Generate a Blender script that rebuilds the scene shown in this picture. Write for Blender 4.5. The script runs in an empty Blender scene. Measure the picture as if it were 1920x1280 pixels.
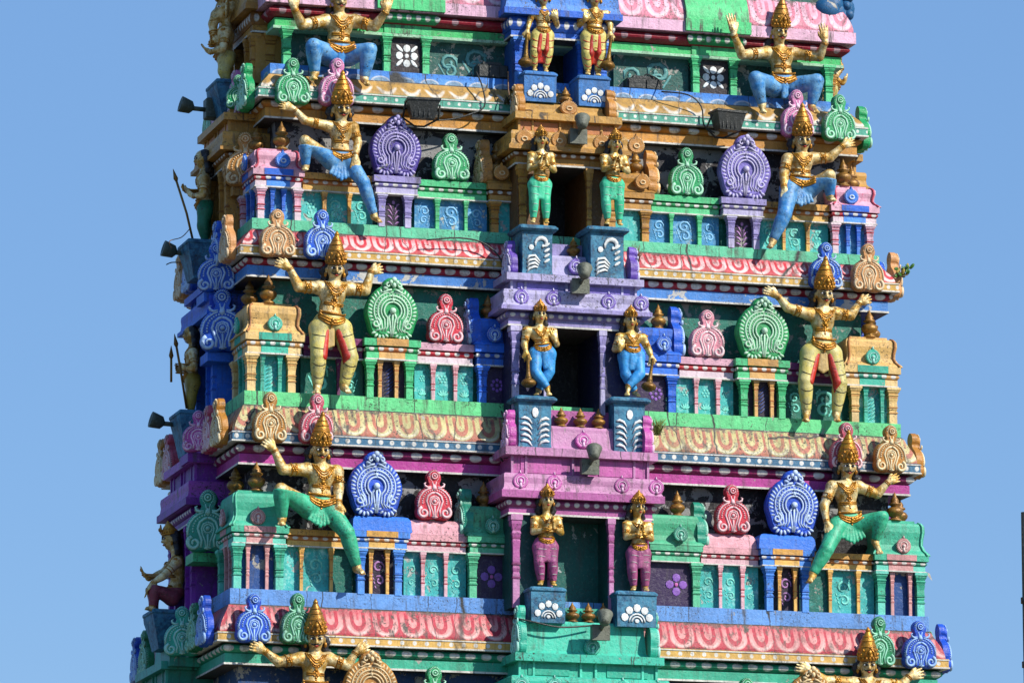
import bpy, math, random
import numpy as np
from mathutils import Vector, Matrix
from mathutils.bvhtree import BVHTree
rnd = random.Random(7)
SC = bpy.context.scene
R = math.radians

# ------------------------------------------------------------- camera, sky, sun
F = 10000.; YAW = R(16.4); PITCH = R(10.8); DIST = 55.6
cd_ = np.array([math.sin(YAW)*math.cos(PITCH), math.cos(YAW)*math.cos(PITCH), math.sin(PITCH)])
cr_ = np.array([math.cos(YAW), -math.sin(YAW), 0.]); cu_ = np.cross(cr_, cd_)
CAM = np.array([-0.80, 0, 12.0]) - cd_*DIST
cam = bpy.data.cameras.new('camera'); cam.sensor_width = 36; cam.lens = F/1920*36
cam.clip_start = 1; cam.clip_end = 5000
co = bpy.data.objects.new('camera', cam); SC.collection.objects.link(co)
co.matrix_world = Matrix(((cr_[0], cu_[0], -cd_[0], CAM[0]), (cr_[1], cu_[1], -cd_[1], CAM[1]),
                          (cr_[2], cu_[2], -cd_[2], CAM[2]), (0, 0, 0, 1)))
SC.camera = co
SUN_EL, SUN_AZ = R(38), R(40)      # azimuth measured from the facade normal (-Y) towards +X
sdir = Vector((math.sin(SUN_AZ)*math.cos(SUN_EL), -math.cos(SUN_AZ)*math.cos(SUN_EL), math.sin(SUN_EL)))
w = bpy.data.worlds.new('World'); SC.world = w; w.use_nodes = True
nt = w.node_tree; sk = nt.nodes.new('ShaderNodeTexSky'); sk.sky_type = 'NISHITA'; sk.sun_disc = False
sk.sun_elevation = SUN_EL; sk.sun_rotation = math.atan2(sdir.x, sdir.y)
sk.altitude = 300; sk.air_density = 1.1; sk.dust_density = 0.6; sk.ozone_density = 4.0
bgn = nt.nodes['Background']; bgn.inputs['Strength'].default_value = 0.110
hsv = nt.nodes.new('ShaderNodeHueSaturation'); hsv.inputs['Saturation'].default_value = 1.2; hsv.inputs['Hue'].default_value = .502
nt.links.new(sk.outputs[0], hsv.inputs['Color']); mxs = nt.nodes.new('ShaderNodeMix'); mxs.data_type = 'RGBA'; mxs.inputs[0].default_value = .62; mxs.inputs[7].default_value = (1.66, 3.06, 5.70, 1)
nt.links.new(hsv.outputs[0], mxs.inputs[6]); nt.links.new(mxs.outputs[2], bgn.inputs[0])
sl = bpy.data.lights.new('sun', 'SUN'); sl.energy = 5.0; sl.angle = R(0.5); sl.color = (1, .94, .84)
so = bpy.data.objects.new('sun', sl); SC.collection.objects.link(so)
so.rotation_euler = (-sdir).to_track_quat('-Z', 'Y').to_euler()
SC.view_settings.view_transform = 'Standard'; SC.view_settings.look = 'None'
SC.view_settings.exposure = 0.34; SC.view_settings.gamma = 1

def at(u, v, Y=0.):
    q = cd_*F + cr_*(u-960) - cu_*(v-640); t = (Y-CAM[1])/q[1]; return Vector(CAM+q*t)

# ------------------------------------------------------------- objects and labels
col = SC.collection
def tag(o, label=None, cat=None, group=None, kind=None):
    if label: o['label'] = label
    if cat: o['category'] = cat
    if group: o['group'] = group
    if kind: o['kind'] = kind
    return o
def empty(name, loc=(0, 0, 0), rz=0, label=None, cat=None, group=None):
    o = bpy.data.objects.new(name, None); o.empty_display_size = .1; col.objects.link(o)
    o.location = loc; o.rotation_euler = (0, 0, rz); return tag(o, label, cat, group)
def dup(root, loc, rz=0, label=None, group=None, sc=None, cat=None):
    r = root.copy(); col.objects.link(r); r.location = loc; r.rotation_euler = (0, 0, rz)
    if sc: r.scale = sc
    if label: r['label'] = label
    if group: r['group'] = group
    for ch in list(root.children):
        c = ch.copy(); col.objects.link(c); c.parent = r
        for g in list(ch.children):
            d = g.copy(); col.objects.link(d); d.parent = c
    return r

# ------------------------------------------------------------- procedural materials
class E:                       # a tiny expression layer over math nodes
    nt = None
    def __init__(s, v): s.v = v
    @staticmethod
    def op(o, *a, clamp=False):
        n = E.nt.nodes.new('ShaderNodeMath'); n.operation = o; n.use_clamp = clamp
        for i, x in enumerate(a):
            x = x.v if isinstance(x, E) else x
            if isinstance(x, (int, float)): n.inputs[i].default_value = x
            else: E.nt.links.new(x, n.inputs[i])
        return E(n.outputs[0])
    def __add__(s, o): return E.op('ADD', s, o)
    __radd__ = __add__
    def __sub__(s, o): return E.op('SUBTRACT', s, o)
    def __rsub__(s, o): return E.op('SUBTRACT', o, s)
    def __mul__(s, o): return E.op('MULTIPLY', s, o)
    __rmul__ = __mul__
    def __truediv__(s, o): return E.op('DIVIDE', s, o)
    def abs(s): return E.op('ABSOLUTE', s)
    def fract(s): return E.op('FRACT', s)
    def sqrt(s): return E.op('SQRT', s)
    def max(s, o): return E.op('MAXIMUM', s, o)
    def min(s, o): return E.op('MINIMUM', s, o)
    def lt(s, o, soft=.003):   # 1 where s<o, softened
        return E.op('MULTIPLY_ADD', s-o, -1./soft, .5, clamp=True)
    def sat(s): return E.op('ADD', s, 0, clamp=True)
def step(x, a, b): # clamp map
    n = E.nt.nodes.new('ShaderNodeMapRange'); n.inputs[1].default_value = a; n.inputs[2].default_value = b
    E.nt.links.new(x.v, n.inputs[0]); return E(n.outputs[0])
def mixc(f, a, b):
    n = E.nt.nodes.new('ShaderNodeMix'); n.data_type = 'RGBA'
    E.nt.links.new(f.v, n.inputs[0]) if isinstance(f, E) else setattr(n.inputs[0], 'default_value', f)
    for i, x in ((6, a), (7, b)):
        if isinstance(x, tuple): n.inputs[i].default_value = (*x[:3], 1)
        else: E.nt.links.new(x, n.inputs[i])
    return n.outputs[2]
def L(h, k=1.):
    h = h.lstrip('#'); c = [int(h[i:i+2], 16)/255 for i in (0, 2, 4)]
    return tuple(((x/12.92 if x <= .04045 else ((x+.055)/1.055)**2.4))*k for x in c)
def noise(scale, detail=4, rough=.55, vec=None, sc=(1, 1, 1), dist=0):
    n = E.nt.nodes.new('ShaderNodeTexNoise'); n.inputs['Scale'].default_value = scale
    n.inputs['Detail'].default_value = detail; n.inputs['Roughness'].default_value = rough
    n.inputs['Distortion'].default_value = dist
    m = E.nt.nodes.new('ShaderNodeMapping'); m.inputs['Scale'].default_value = sc
    E.nt.links.new(vec, m.inputs[0]); E.nt.links.new(m.outputs[0], n.inputs['Vector']); return E(n.outputs['Fac'])
MATS = {}
def paint(key, rgb, chip=.12, mould=.25, streak=.3, crack=0, rough=.5, metal=0, bump=.6, fn=None, rgb2=None, vary=.2, spec=.35, lo=.42, rw=.12, plaster=(.42, .40, .35)):
    if key in MATS: return MATS[key]
    rgb = tuple(x**1.06*.97 for x in rgb); chip = chip*1.4; mould = mould*1.8; streak = streak*1.5
    m = bpy.data.materials.new(key); m.use_nodes = True; MATS[key] = m
    E.nt = m.node_tree; N = E.nt.nodes; bs = N['Principled BSDF']
    g = N.new('ShaderNodeNewGeometry'); P = g.outputs['Position']
    big = noise(1.7, 3, .6, P); mid = noise(9, 5, .6, P); fine = noise(60, 4, .7, P)
    c = rgb
    if fn: c = fn(rgb)
    if rgb2 is not None: c = mixc(step(mid*.6+noise(28, 4, .6, P)*.4, lo, lo+rw), c, rgb2)
    dk = tuple(x*(1-vary*1.3) for x in rgb)
    hs = N.new('ShaderNodeHueSaturation'); hs.inputs['Saturation'].default_value = 1.0
    v = big*.5+mid*.5
    E.nt.links.new((step(v, .3, .7)*(2*vary)+(1-vary)).v, hs.inputs['Value'])
    if isinstance(c, tuple): hs.inputs['Color'].default_value = (*c, 1)
    else: E.nt.links.new(c, hs.inputs['Color'])
    c = hs.outputs[0]
    # pale sun-bleached rubbing of the paint
    c = mixc(step(noise(26, 6, .75, P), .54, .70)*.30, c, tuple(min(1, x*.55+.26) for x in rgb))
    # broad faded and sooty washes
    if mould: c = mixc(step(noise(4.3, 5, .7, P, (1, 1, .6)), .50, .68)*min(.62, mould*1.0), c, tuple(x*.42+.012 for x in rgb))
    if streak:
        st = step(noise(17, 5, .7, P, (1, 1, .11)), .51, .66)*step(big, .36, .60)*streak
        c = mixc(st, c, (.06, .055, .045))
    if crack:
        vo = N.new('ShaderNodeTexVoronoi'); vo.feature = 'DISTANCE_TO_EDGE'; vo.inputs['Scale'].default_value = 1.5
        mp = N.new('ShaderNodeMapping'); mp.inputs['Scale'].default_value = (1, .5, .05)
        ad = N.new('ShaderNodeVectorMath'); ad.operation = 'ADD'
        nn = N.new('ShaderNodeTexNoise'); nn.inputs['Scale'].default_value = 7; nn.inputs['Detail'].default_value = 5
        E.nt.links.new(P, nn.inputs['Vector'])
        s2 = N.new('ShaderNodeVectorMath'); s2.operation = 'SCALE'; s2.inputs['Scale'].default_value = .07
        E.nt.links.new(nn.outputs['Color'], s2.inputs[0]); E.nt.links.new(s2.outputs[0], ad.inputs[0])
        E.nt.links.new(P, ad.inputs[1]); E.nt.links.new(ad.outputs[0], mp.inputs[0]); E.nt.links.new(mp.outputs[0], vo.inputs['Vector'])
        ck = E(vo.outputs['Distance']).lt(.005, .006)*crack
        c = mixc(ck, c, (.03, .03, .03))
    if mould:
        mo = step(noise(42, 7, .8, P), .545, .60)*step(noise(3.1, 3, .6, P), .44, .62)*mould*1.6
        c = mixc(mo.sat(), c, (.028, .03, .022))
    chf = None
    if chip:
        chf = step(noise(5.5, 8, .68, P, (1, 1, 1), .4), .72-.22*chip, .73-.22*chip)
        c = mixc(chf, c, mixc(mid, plaster, tuple(x*.45 for x in plaster)))
    E.nt.links.new(c, bs.inputs['Base Color'])
    E.nt.links.new((fine*.25+(rough-.12)).v, bs.inputs['Roughness'])
    bs.inputs['Metallic'].default_value = metal
    bs.inputs['Specular IOR Level'].default_value = spec
    if bump:
        b = N.new('ShaderNodeBump'); b.inputs['Strength'].default_value = bump; b.inputs['Distance'].default_value = .012
        h = noise(22, 5, .65, P)+fine*.35
        if chf is not None: h = h-chf*.35
        E.nt.links.new(h.v, b.inputs['Height']); E.nt.links.new(b.outputs[0], bs.inputs['Normal'])
    return m
def uvxy():
    u = E.nt.nodes.new('ShaderNodeUVMap'); u.uv_map = 'uv'; s = E.nt.nodes.new('ShaderNodeSeparateXYZ')
    E.nt.links.new(u.outputs[0], s.inputs[0]); return E(s.outputs[0]), E(s.outputs[1])
def wob(): 
    g = E.nt.nodes.new('ShaderNodeNewGeometry'); return noise(5, 2, .5, g.outputs['Position'])-.5
def f_dots(dot, sp, r, h, oval=1., edge=None, vary=0):     # painted dots on a band of height h
    def fn(rgb):
        u, v = uvxy(); o = wob()
        cx = ((u/sp+o*.12).fract()-.5)*sp/oval; cy = (v-.5+o*.06)*h
        f = (cx*cx+cy*cy).sqrt().lt(r, .006)
        c = mixc(f, rgb, dot)
        if edge: c = mixc(v.lt(edge[0], .04), c, edge[1])
        return c
    return fn
def f_u(line, pale, sp, h, edge=None, sharp=2.):                # big U petals painted along the curved cornice
    def fn(rgb):
        u, v = uvxy(); o = wob()
        x = ((u/sp+o*.05).fract()-.5)*sp; y = (v+o*.04)*h; ax = x.abs()
        r2 = sp*.455; y2 = h*.42; r1 = sp*.215; y1 = h*.58
        def ud(y0, r, k=1.):
            yy = (y0-y).max(0.)*k
            return (ax*ax+yy*yy).sqrt()-r
        d2 = ud(y2, r2, r2/(y2-.012)); d1 = ud(y1, r1, r1/(h*.30))
        c = mixc((step(v, 1.05, .62)).sat(), rgb, pale)
        c = mixc((d1.abs().lt(sp*.066, .007))*(y.lt(h*.94, .02))*.95, c, line)
        c = mixc((1-d2.lt(0., .007))*.95, c, line)
        c = mixc(ax.lt(.012, .01)*(1-y.lt(h*.60, .01))*.7, c, line)
        c = mixc((d2+.024).abs().lt(.012, .01)*step(v, .5, .15)*.4, c, (.78, .75, .70))
        g2 = E.nt.nodes.new('ShaderNodeNewGeometry').outputs['Position']; dn = noise(30, 6, .75, g2)*.6+noise(4, 2, .5, g2)*.4
        c = mixc(step(dn+(step(v, .80, 1.0).max(step(v, .12, .0)))*.16, .60, .66)*.85, c, (.05, .045, .035))
        return c
    return fn
def f_scal(c2, white, sp, h):
    def fn(rgb):
        u, v = uvxy(); o = wob()
        x = ((u/sp+o*.04).fract()-.5)*sp; y = (v-.05)*h
        r = (x*x+y*y*3.2).sqrt()
        c = mixc(v.lt(.45, .5), rgb, c2)
        c = mixc((r-sp*.34+x*.06).abs().lt(sp*.045, .012)*v.lt(.6, .1)*.7, c, white)
        c = mixc((r-sp*.30).lt(0, .02)*.45, c, L('#8a8a48'))
        return c
    return fn
def f_cup(line, white, sp, h):
    def fn(rgb):
        u, v = uvxy(); o = wob()
        x = ((u/sp+o*.04).fract()-.5)*sp; y = (v-.97)*h
        r = (x*x*.92+y*y*.48).sqrt()
        c = mixc((r-sp*.40).abs().lt(sp*.05, .016)*v.lt(.55, .2)*.8, rgb, white)
        c = mixc((r-sp*.20).abs().lt(sp*.05, .03)*.4, c, line)
        c = mixc(((r-sp*.48).lt(0, .01)*(-1)+1)*.35, c, line)
        return c
    return fn
WH = (.64, .63, .59)
def C(key, hexs, **k):
    return paint(key, L(hexs), **k)

# ------------------------------------------------------------- mesh collector
class MB:
    def __init__(s, M=None): s.v = []; s.f = []; s.m = []; s.uv = {}; s.M = M; s.smooth = []
    def add(s, vs, fs, m=0, sm=False):
        b = len(s.v)
        s.v += [tuple(p) for p in vs]
        for f in fs: s.f.append(tuple(i+b for i in f)); s.m.append(m); s.smooth.append(sm)
    def box(s, x0, x1, y0, y1, z0, z1, m=0, taper=0, b=0):
        t = taper
        if b:   # chamfered box: vertical lathe of 8-gon
            X, Y = (x0+x1)/2, (y0+y1)/2; a, c = abs(x1-x0)/2, abs(y1-y0)/2
            def ring(i, z): 
                aa, cc = a-i, c-i; bb = b
                return [(X-aa+bb, Y-cc, z), (X+aa-bb, Y-cc, z), (X+aa, Y-cc+bb, z), (X+aa, Y+cc-bb, z), (X+aa-bb, Y+cc, z), (X-aa+bb, Y+cc, z), (X-aa, Y+cc-bb, z), (X-aa, Y-cc+bb, z)]
            vs = ring(b, z0)+ring(0, z0+b)+ring(0, z1-b)+ring(b, z1)
            fs = [tuple(range(7, -1, -1)), tuple(range(24, 32))]
            for k in range(3):
                for i in range(8): fs.append((k*8+i, k*8+(i+1) % 8, k*8+8+(i+1) % 8, k*8+8+i))
            s.add(vs, fs, m); return
        vs = [(x0, y0, z0), (x1, y0, z0), (x1, y1, z0), (x0, y1, z0), (x0+t, y0+t, z1), (x1-t, y0+t, z1), (x1-t, y1-t, z1), (x0+t, y1-t, z1)]
        s.add(vs, [(3, 2, 1, 0), (4, 5, 6, 7), (0, 1, 5, 4), (1, 2, 6, 5), (2, 3, 7, 6), (3, 0, 4, 7)], m)
    def tube(s, pts, r, m=0, seg=6, sm=True, flat=1., cap=True):
        pts = [Vector(p) for p in pts]; n = len(pts)
        if n < 2: return
        rs = r if isinstance(r, (list, tuple)) else [r]*n
        vs = []; fs = []; prev = None
        for i, p in enumerate(pts):
            t = (pts[min(i+1, n-1)]-pts[max(i-1, 0)]); t = t.normalized() if t.length > 1e-9 else Vector((0, 0, 1))
            if prev is None:
                a = Vector((0, 1, 0)) if abs(t.y) < .9 else Vector((0, 0, 1)); x = t.cross(a).normalized()
            else:
                x = (prev-t*prev.dot(t)); x = x.normalized() if x.length > 1e-6 else t.orthogonal().normalized()
            y = t.cross(x); prev = x
            for k in range(seg):
                a = 2*math.pi*k/seg; vs.append(p+(x*math.cos(a)+y*math.sin(a)*flat)*rs[i])
        for i in range(n-1):
            for k in range(seg):
                fs.append((i*seg+k, i*seg+(k+1) % seg, (i+1)*seg+(k+1) % seg, (i+1)*seg+k))
        if cap: fs.append(tuple(range(seg-1, -1, -1))); fs.append(tuple((n-1)*seg+k for k in range(seg)))
        s.add(vs, fs, m, sm)
    def lathe(s, c, prof, m=0, seg=16, sm=True, sq=False, M=None):
        vs = []; fs = []; c = Vector(c); n = len(prof)
        for r, z in prof:
            for k in range(seg):
                a = 2*math.pi*(k+(.5 if sq else 0))/seg; q = r/(math.cos(math.pi/seg) if sq else 1)
                p = Vector((q*math.cos(a), q*math.sin(a), z)); vs.append(c+(M @ p if M else p))
        for i in range(n-1):
            for k in range(seg): fs.append((i*seg+k, i*seg+(k+1) % seg, (i+1)*seg+(k+1) % seg, (i+1)*seg+k))
        fs.append(tuple(range(seg-1, -1, -1))); fs.append(tuple((n-1)*seg+k for k in range(seg)))
        s.add(vs, fs, m, sm and not sq)
    def ell(s, c, rx, ry, rz, m=0, nu=8, nv=6, M=None):
        vs = []; fs = []; c = Vector(c)
        for j in range(nv+1):
            th = math.pi*j/nv
            for i in range(nu):
                a = 2*math.pi*i/nu; p = Vector((rx*math.sin(th)*math.cos(a), ry*math.sin(th)*math.sin(a), rz*math.cos(th)))
                vs.append(c+(M @ p if M else p))
        for j in range(nv):
            for i in range(nu): fs.append(((j+1)*nu+i, (j+1)*nu+(i+1) % nu, j*nu+(i+1) % nu, j*nu+i))
        s.add(vs, fs, m, True)
    def prism(s, out, y0, y1, m=0, inset=.92, iy=None, cen=None):   # outline (x,z) extruded along y (front = y1, towards -Y)
        n = len(out); cx, cz = cen or (sum(p[0] for p in out)/n, sum(p[1] for p in out)/n)
        iy = iy if iy is not None else y1+(y0-y1)*.3
        q = [(cx+(x-cx)*inset, cz+(z-cz)*inset) for x, z in out]
        vs = [(x, y0, z) for x, z in out]+[(x, iy, z) for x, z in out]+[(x, y1, z) for x, z in q]
        fs = [tuple(range(n-1, -1, -1)), tuple(range(2*n, 3*n))]
        for k in range(2):
            for i in range(n): fs.append((k*n+i, k*n+(i+1) % n, (k+1)*n+(i+1) % n, (k+1)*n+i))
        s.add(vs, fs, m)
    def build(s, name, mats, parent=None, loc=None, link=True):
        if s.M is not None: s.v = [tuple(s.M @ Vector(p)) for p in s.v]
        me = bpy.data.meshes.new(name); me.from_pydata(s.v, [], s.f)
        mats = mats if isinstance(mats, (list, tuple)) else [mats]
        for m in mats: me.materials.append(m)
        me.polygons.foreach_set('material_index', s.m); me.polygons.foreach_set('use_smooth', s.smooth)
        if s.uv:
            ul = me.uv_layers.new(name='uv'); arr = np.zeros((len(me.loops), 2), 'f'); 
            for pi, uvs in s.uv.items():
                p = me.polygons[pi]
                for k, li in enumerate(p.loop_indices): arr[li] = uvs[k]
            ul.data.foreach_set('uv', arr.ravel())
        me.update()
        if parent is None and not link: return me
        o = bpy.data.objects.new(name, me); col.objects.link(o)
        if parent is not None: o.parent = parent
        if loc is not None: o.location = loc
        return o
def sweep(mb, hx, y0, y1, prof, m=0, sides='FLBR', x0=None, x1=None, cap=True, cm=None):
    # prof: (outward offset, z) from top to bottom; rectangle -hx..hx (or x0..x1) by y0..y1
    X0 = -hx if x0 is None else x0; X1 = hx if x1 is None else x1
    n = len(prof); dl = [0]
    for i in range(1, n): dl.append(dl[-1]+math.hypot(prof[i][0]-prof[i-1][0], prof[i][1]-prof[i-1][1]))
    vv = [1-d/max(dl[-1], 1e-6) for d in dl]
    b = len(mb.v); rings = []
    for o, z in prof:
        mb.v += [(X0-o, y0-o, z), (X1+o, y0-o, z), (X1+o, y1+o, z), (X0-o, y1+o, z)]
    for i in range(n-1):
        for k, sd in enumerate('FRBL'):
            if sd not in sides: continue
            a, c, d, e = b+i*4+k, b+i*4+(k+1) % 4, b+(i+1)*4+(k+1) % 4, b+(i+1)*4+k
            ax = 0 if sd in 'FB' else 1
            mb.uv[len(mb.f)] = [(mb.v[q][ax], vv[i if q in (a, c) else i+1]) for q in (a, e, d, c)]
            mb.f.append((a, e, d, c)); mb.m.append(m); mb.smooth.append(False)
    if cap:
        mb.f.append(tuple(b+k for k in range(4))); mb.m.append(m); mb.smooth.append(False)
        mb.f.append(tuple(b+(n-1)*4+3-k for k in range(4))); mb.m.append(m if cm is None else cm); mb.smooth.append(False)
# ------------------------------------------------------------- setting
g = MB(); g.box(-2500, 2500, -2500, 2500, -1, 0); 
go = g.build('ground', paint('ground_earth', (.13, .12, .08), crack=0, chip=0)); tag(go, kind='structure')

ZL = {1: 14.99, 2: 13.26, 3: 11.385, 4: 9.29, 5: 7.25}
HW = {1: 3.235, 2: 3.475, 3: 3.60, 4: 3.79, 5: 4.0}
YL = {1: .75, 2: .5, 3: .25, 4: 0., 5: -.25}
BK = {n: 3.5-YL[n]+.0 for n in YL}          # back plane of each tier (depth about 3 m)
BK = {n: 3.2+.25*(n-3) for n in YL}
# ledge, kapota, fascia, roll, architrave heights
HH = {1: (.12, .18, .10, .10, .11), 2: (.125, .20, .095, .10, .12), 3: (.155, .30, .10, .12, .11), 4: (.17, .30, .095, .115, .11)}
def zv(v, Y, u=820): return at(u, v, Y).z
tower = empty('temple_tower', (0, 1.6, 0), 0, 'tall tapering temple gateway tower with painted tiers, pilasters, cornices and dark doorways', 'temple tower')
TOFF = Vector((0, 1.6, 0))
def part(mb, name, mats, parent, label=None):
    T = Matrix.Translation(-TOFF); mb.M = T @ mb.M if mb.M is not None else T
    o = mb.build(name, mats, parent)
    if label: o['label'] = label
    return o

lime = dict(streak=.6, mould=.6, crack=1, chip=.2)
pal = {}
def P_(n, h, **k): return paint(n, L(h), **k)
WE = P_('white_trim', '#cfcdc6', streak=.5, mould=.4)
# cornice schemes
LEDGE = {1: (P_('ledge_azure', '#3f86d8', fn=f_scal(L('#5e9ad8'), WH, .27, .12), **lime), ), 2: (P_('ledge_mint', '#5fbf98', **lime),),
         3: (P_('ledge_light_green', '#66cc88', **lime),), 4: (P_('ledge_cornflower', '#6496d4', **lime),), }
KAP = {1: P_('cornice_ochre', '#b48e4c', fn=f_cup(L('#8f7038'), WH, .265, .18), streak=.5, mould=.35, crack=.8),
       2: P_('cornice_red_petals', '#cc3a4e', fn=f_u(L('#b4142c'), L('#dcb0b0'), .245, .20), streak=.6, mould=.5, crack=1, chip=.2),
       3: P_('cornice_sand_petals', '#aca468', fn=f_u(L('#a85c4c'), L('#bab07c'), .29, .30), streak=.9, mould=1.2, crack=1, chip=.2),
       4: P_('cornice_crimson_petals', '#b83048', fn=f_u(L('#a81c36'), L('#cc8a88'), .29, .30), streak=.9, mould=.9, crack=.8, chip=.25)}
def fas(k, h, hh, sp, r): return P_(k, h, fn=f_dots(WH, sp, r, hh), streak=.4, mould=.3, crack=.5)
FAS = {1: fas('fascia_teal_dots', '#4fa08c', .10, .115, .017), 2: fas('fascia_ochre_dots', '#c9a352', .095, .105, .021),
       3: fas('fascia_slate_dots', '#3d6f8e', .10, .118, .024), 4: fas('fascia_sand_dots', '#cfa85c', .095, .13, .022)}
def rol(k, h, hh, sp, r): return P_(k, h, fn=f_dots(WH, sp, r, hh, oval=1.7), streak=.4, mould=.3)
ROL = {1: rol('roll_ochre', '#b5792c', .1, .22, .036), 2: rol('roll_red', '#a31f38', .1, .16, .034), 3: rol('roll_magenta', '#8c2760', .12, .21, .036),
       4: rol('roll_green', '#1f9474', .115, .17, .032)}
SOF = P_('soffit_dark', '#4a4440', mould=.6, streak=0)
JNT = paint('joint_dark', (.045, .04, .035), rgb2=(.25, .24, .21), lo=.52, chip=.3)  # colour of the thin dark strips set along cornice joints for contrast
ARC = {1: P_('arch_ochre', '#c48d3c', streak=.5), 2: P_('arch_blue', '#4482c8', chip=.5, plaster=(.6, .6, .58)), 3: P_('arch_magenta', '#b03a90', chip=.2), 4: P_('arch_teal', '#3aa98c', chip=.25)}
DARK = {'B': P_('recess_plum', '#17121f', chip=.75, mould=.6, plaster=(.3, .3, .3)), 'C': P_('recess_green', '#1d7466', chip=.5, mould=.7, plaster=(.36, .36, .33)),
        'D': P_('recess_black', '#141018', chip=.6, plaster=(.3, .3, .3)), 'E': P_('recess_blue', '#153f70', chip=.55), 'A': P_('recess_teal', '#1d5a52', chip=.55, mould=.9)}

def cornice(n, st, x0, x1, y0, y1, sides='FLBR', M=None):
    z = ZL[n]; h = HH[n]; z1 = z-h[0]; z2 = z1-h[1]; z3 = z2-h[2]; z4 = z3-h[3]; z5 = z4-h[4]
    kw = dict(x0=x0, x1=x1, sides=sides)
    mb = MB(M); sweep(mb, 0, y0, y1, [(0, z), (0.0, z1)], 0, **kw); part(mb, 'ledge', LEDGE[n], st)
    mb = MB(M); sweep(mb, 0, y0, y1, [(.004, z1+.010), (.006, z1-.016)], 0, **kw); sweep(mb, 0, y0, y1, [(.125, z2+.012), (.150, z2-.001)], 0, **kw); sweep(mb, 0, y0, y1, [(.04, z3-.001), (.10, z3-.012)], 0, **kw); part(mb, 'dark_joint', JNT, st)
    mb = MB(M)
    pr = [(.018+.115*math.sin(math.pi/2*(t/8))**1.3, z1-.003-(z1-z2-.003)*(t/8)) for t in range(9)]
    sweep(mb, 0, y0, y1, pr, 0, **kw); part(mb, 'curved_cornice', KAP[n], st)
    mb = MB(M); sweep(mb, 0, y0, y1, [(.158, z2+.004), (.158, z3)], 0, **kw)
    sweep(mb, 0, y0, y1, [(.165, z2-.002), (.165, z2-.014)], 1, **kw); sweep(mb, 0, y0, y1, [(.168, z3+.012), (.168, z3-.004)], 1, **kw)
    part(mb, 'dotted_fascia', [FAS[n], WE], st)
    mb = MB(M); pr = [(.05+.06*math.sin(math.pi*t/6), z3-.006-(h[3]-.01)*t/6) for t in range(7)]
    sweep(mb, 0, y0, y1, pr, 0, **kw); part(mb, 'cornice_moulding', ROL[n], st)
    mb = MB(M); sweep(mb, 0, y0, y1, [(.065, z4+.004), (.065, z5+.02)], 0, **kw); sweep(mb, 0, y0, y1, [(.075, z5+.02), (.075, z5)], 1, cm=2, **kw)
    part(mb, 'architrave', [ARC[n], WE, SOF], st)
    return z5

# pilaster: square shaft with stepped capital
def pilaster(mb, x, y, z0, z1, w, m=0, m2=None, m3=2):
    h = z1-z0; a = w/2; m2 = m if m2 is None else m2
    pr = [(.80, 0), (.80, .30), (.74, .31), (.86, .35), (.70, .38), (.86, .42), (.72, .45), (.84, .50), (.80, .62), (.95, .72), (.76, .74), (1.1, .80), (.9, .83), (1.25, .90), (1.25, .94)]
    cut = 4
    mb.lathe((x, y, z0), [(a*r, h*t) for r, t in pr[:cut]], m2, 4, sq=True)
    mb.lathe((x, y, z0), [(a*r, h*t) for r, t in pr[cut-1:]], m, 4, sq=True)
    mb.lathe((x, y, z0), [(a*1.42, h*.94), (a*1.42, h*1.0+.002)], m2, 4, sq=True)
    for k in (.31, .46, .74, .83): mb.lathe((x, y, z0), [(a*.95, h*k), (a*.95, h*(k+.022))], m3, 4, sq=True)

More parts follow.
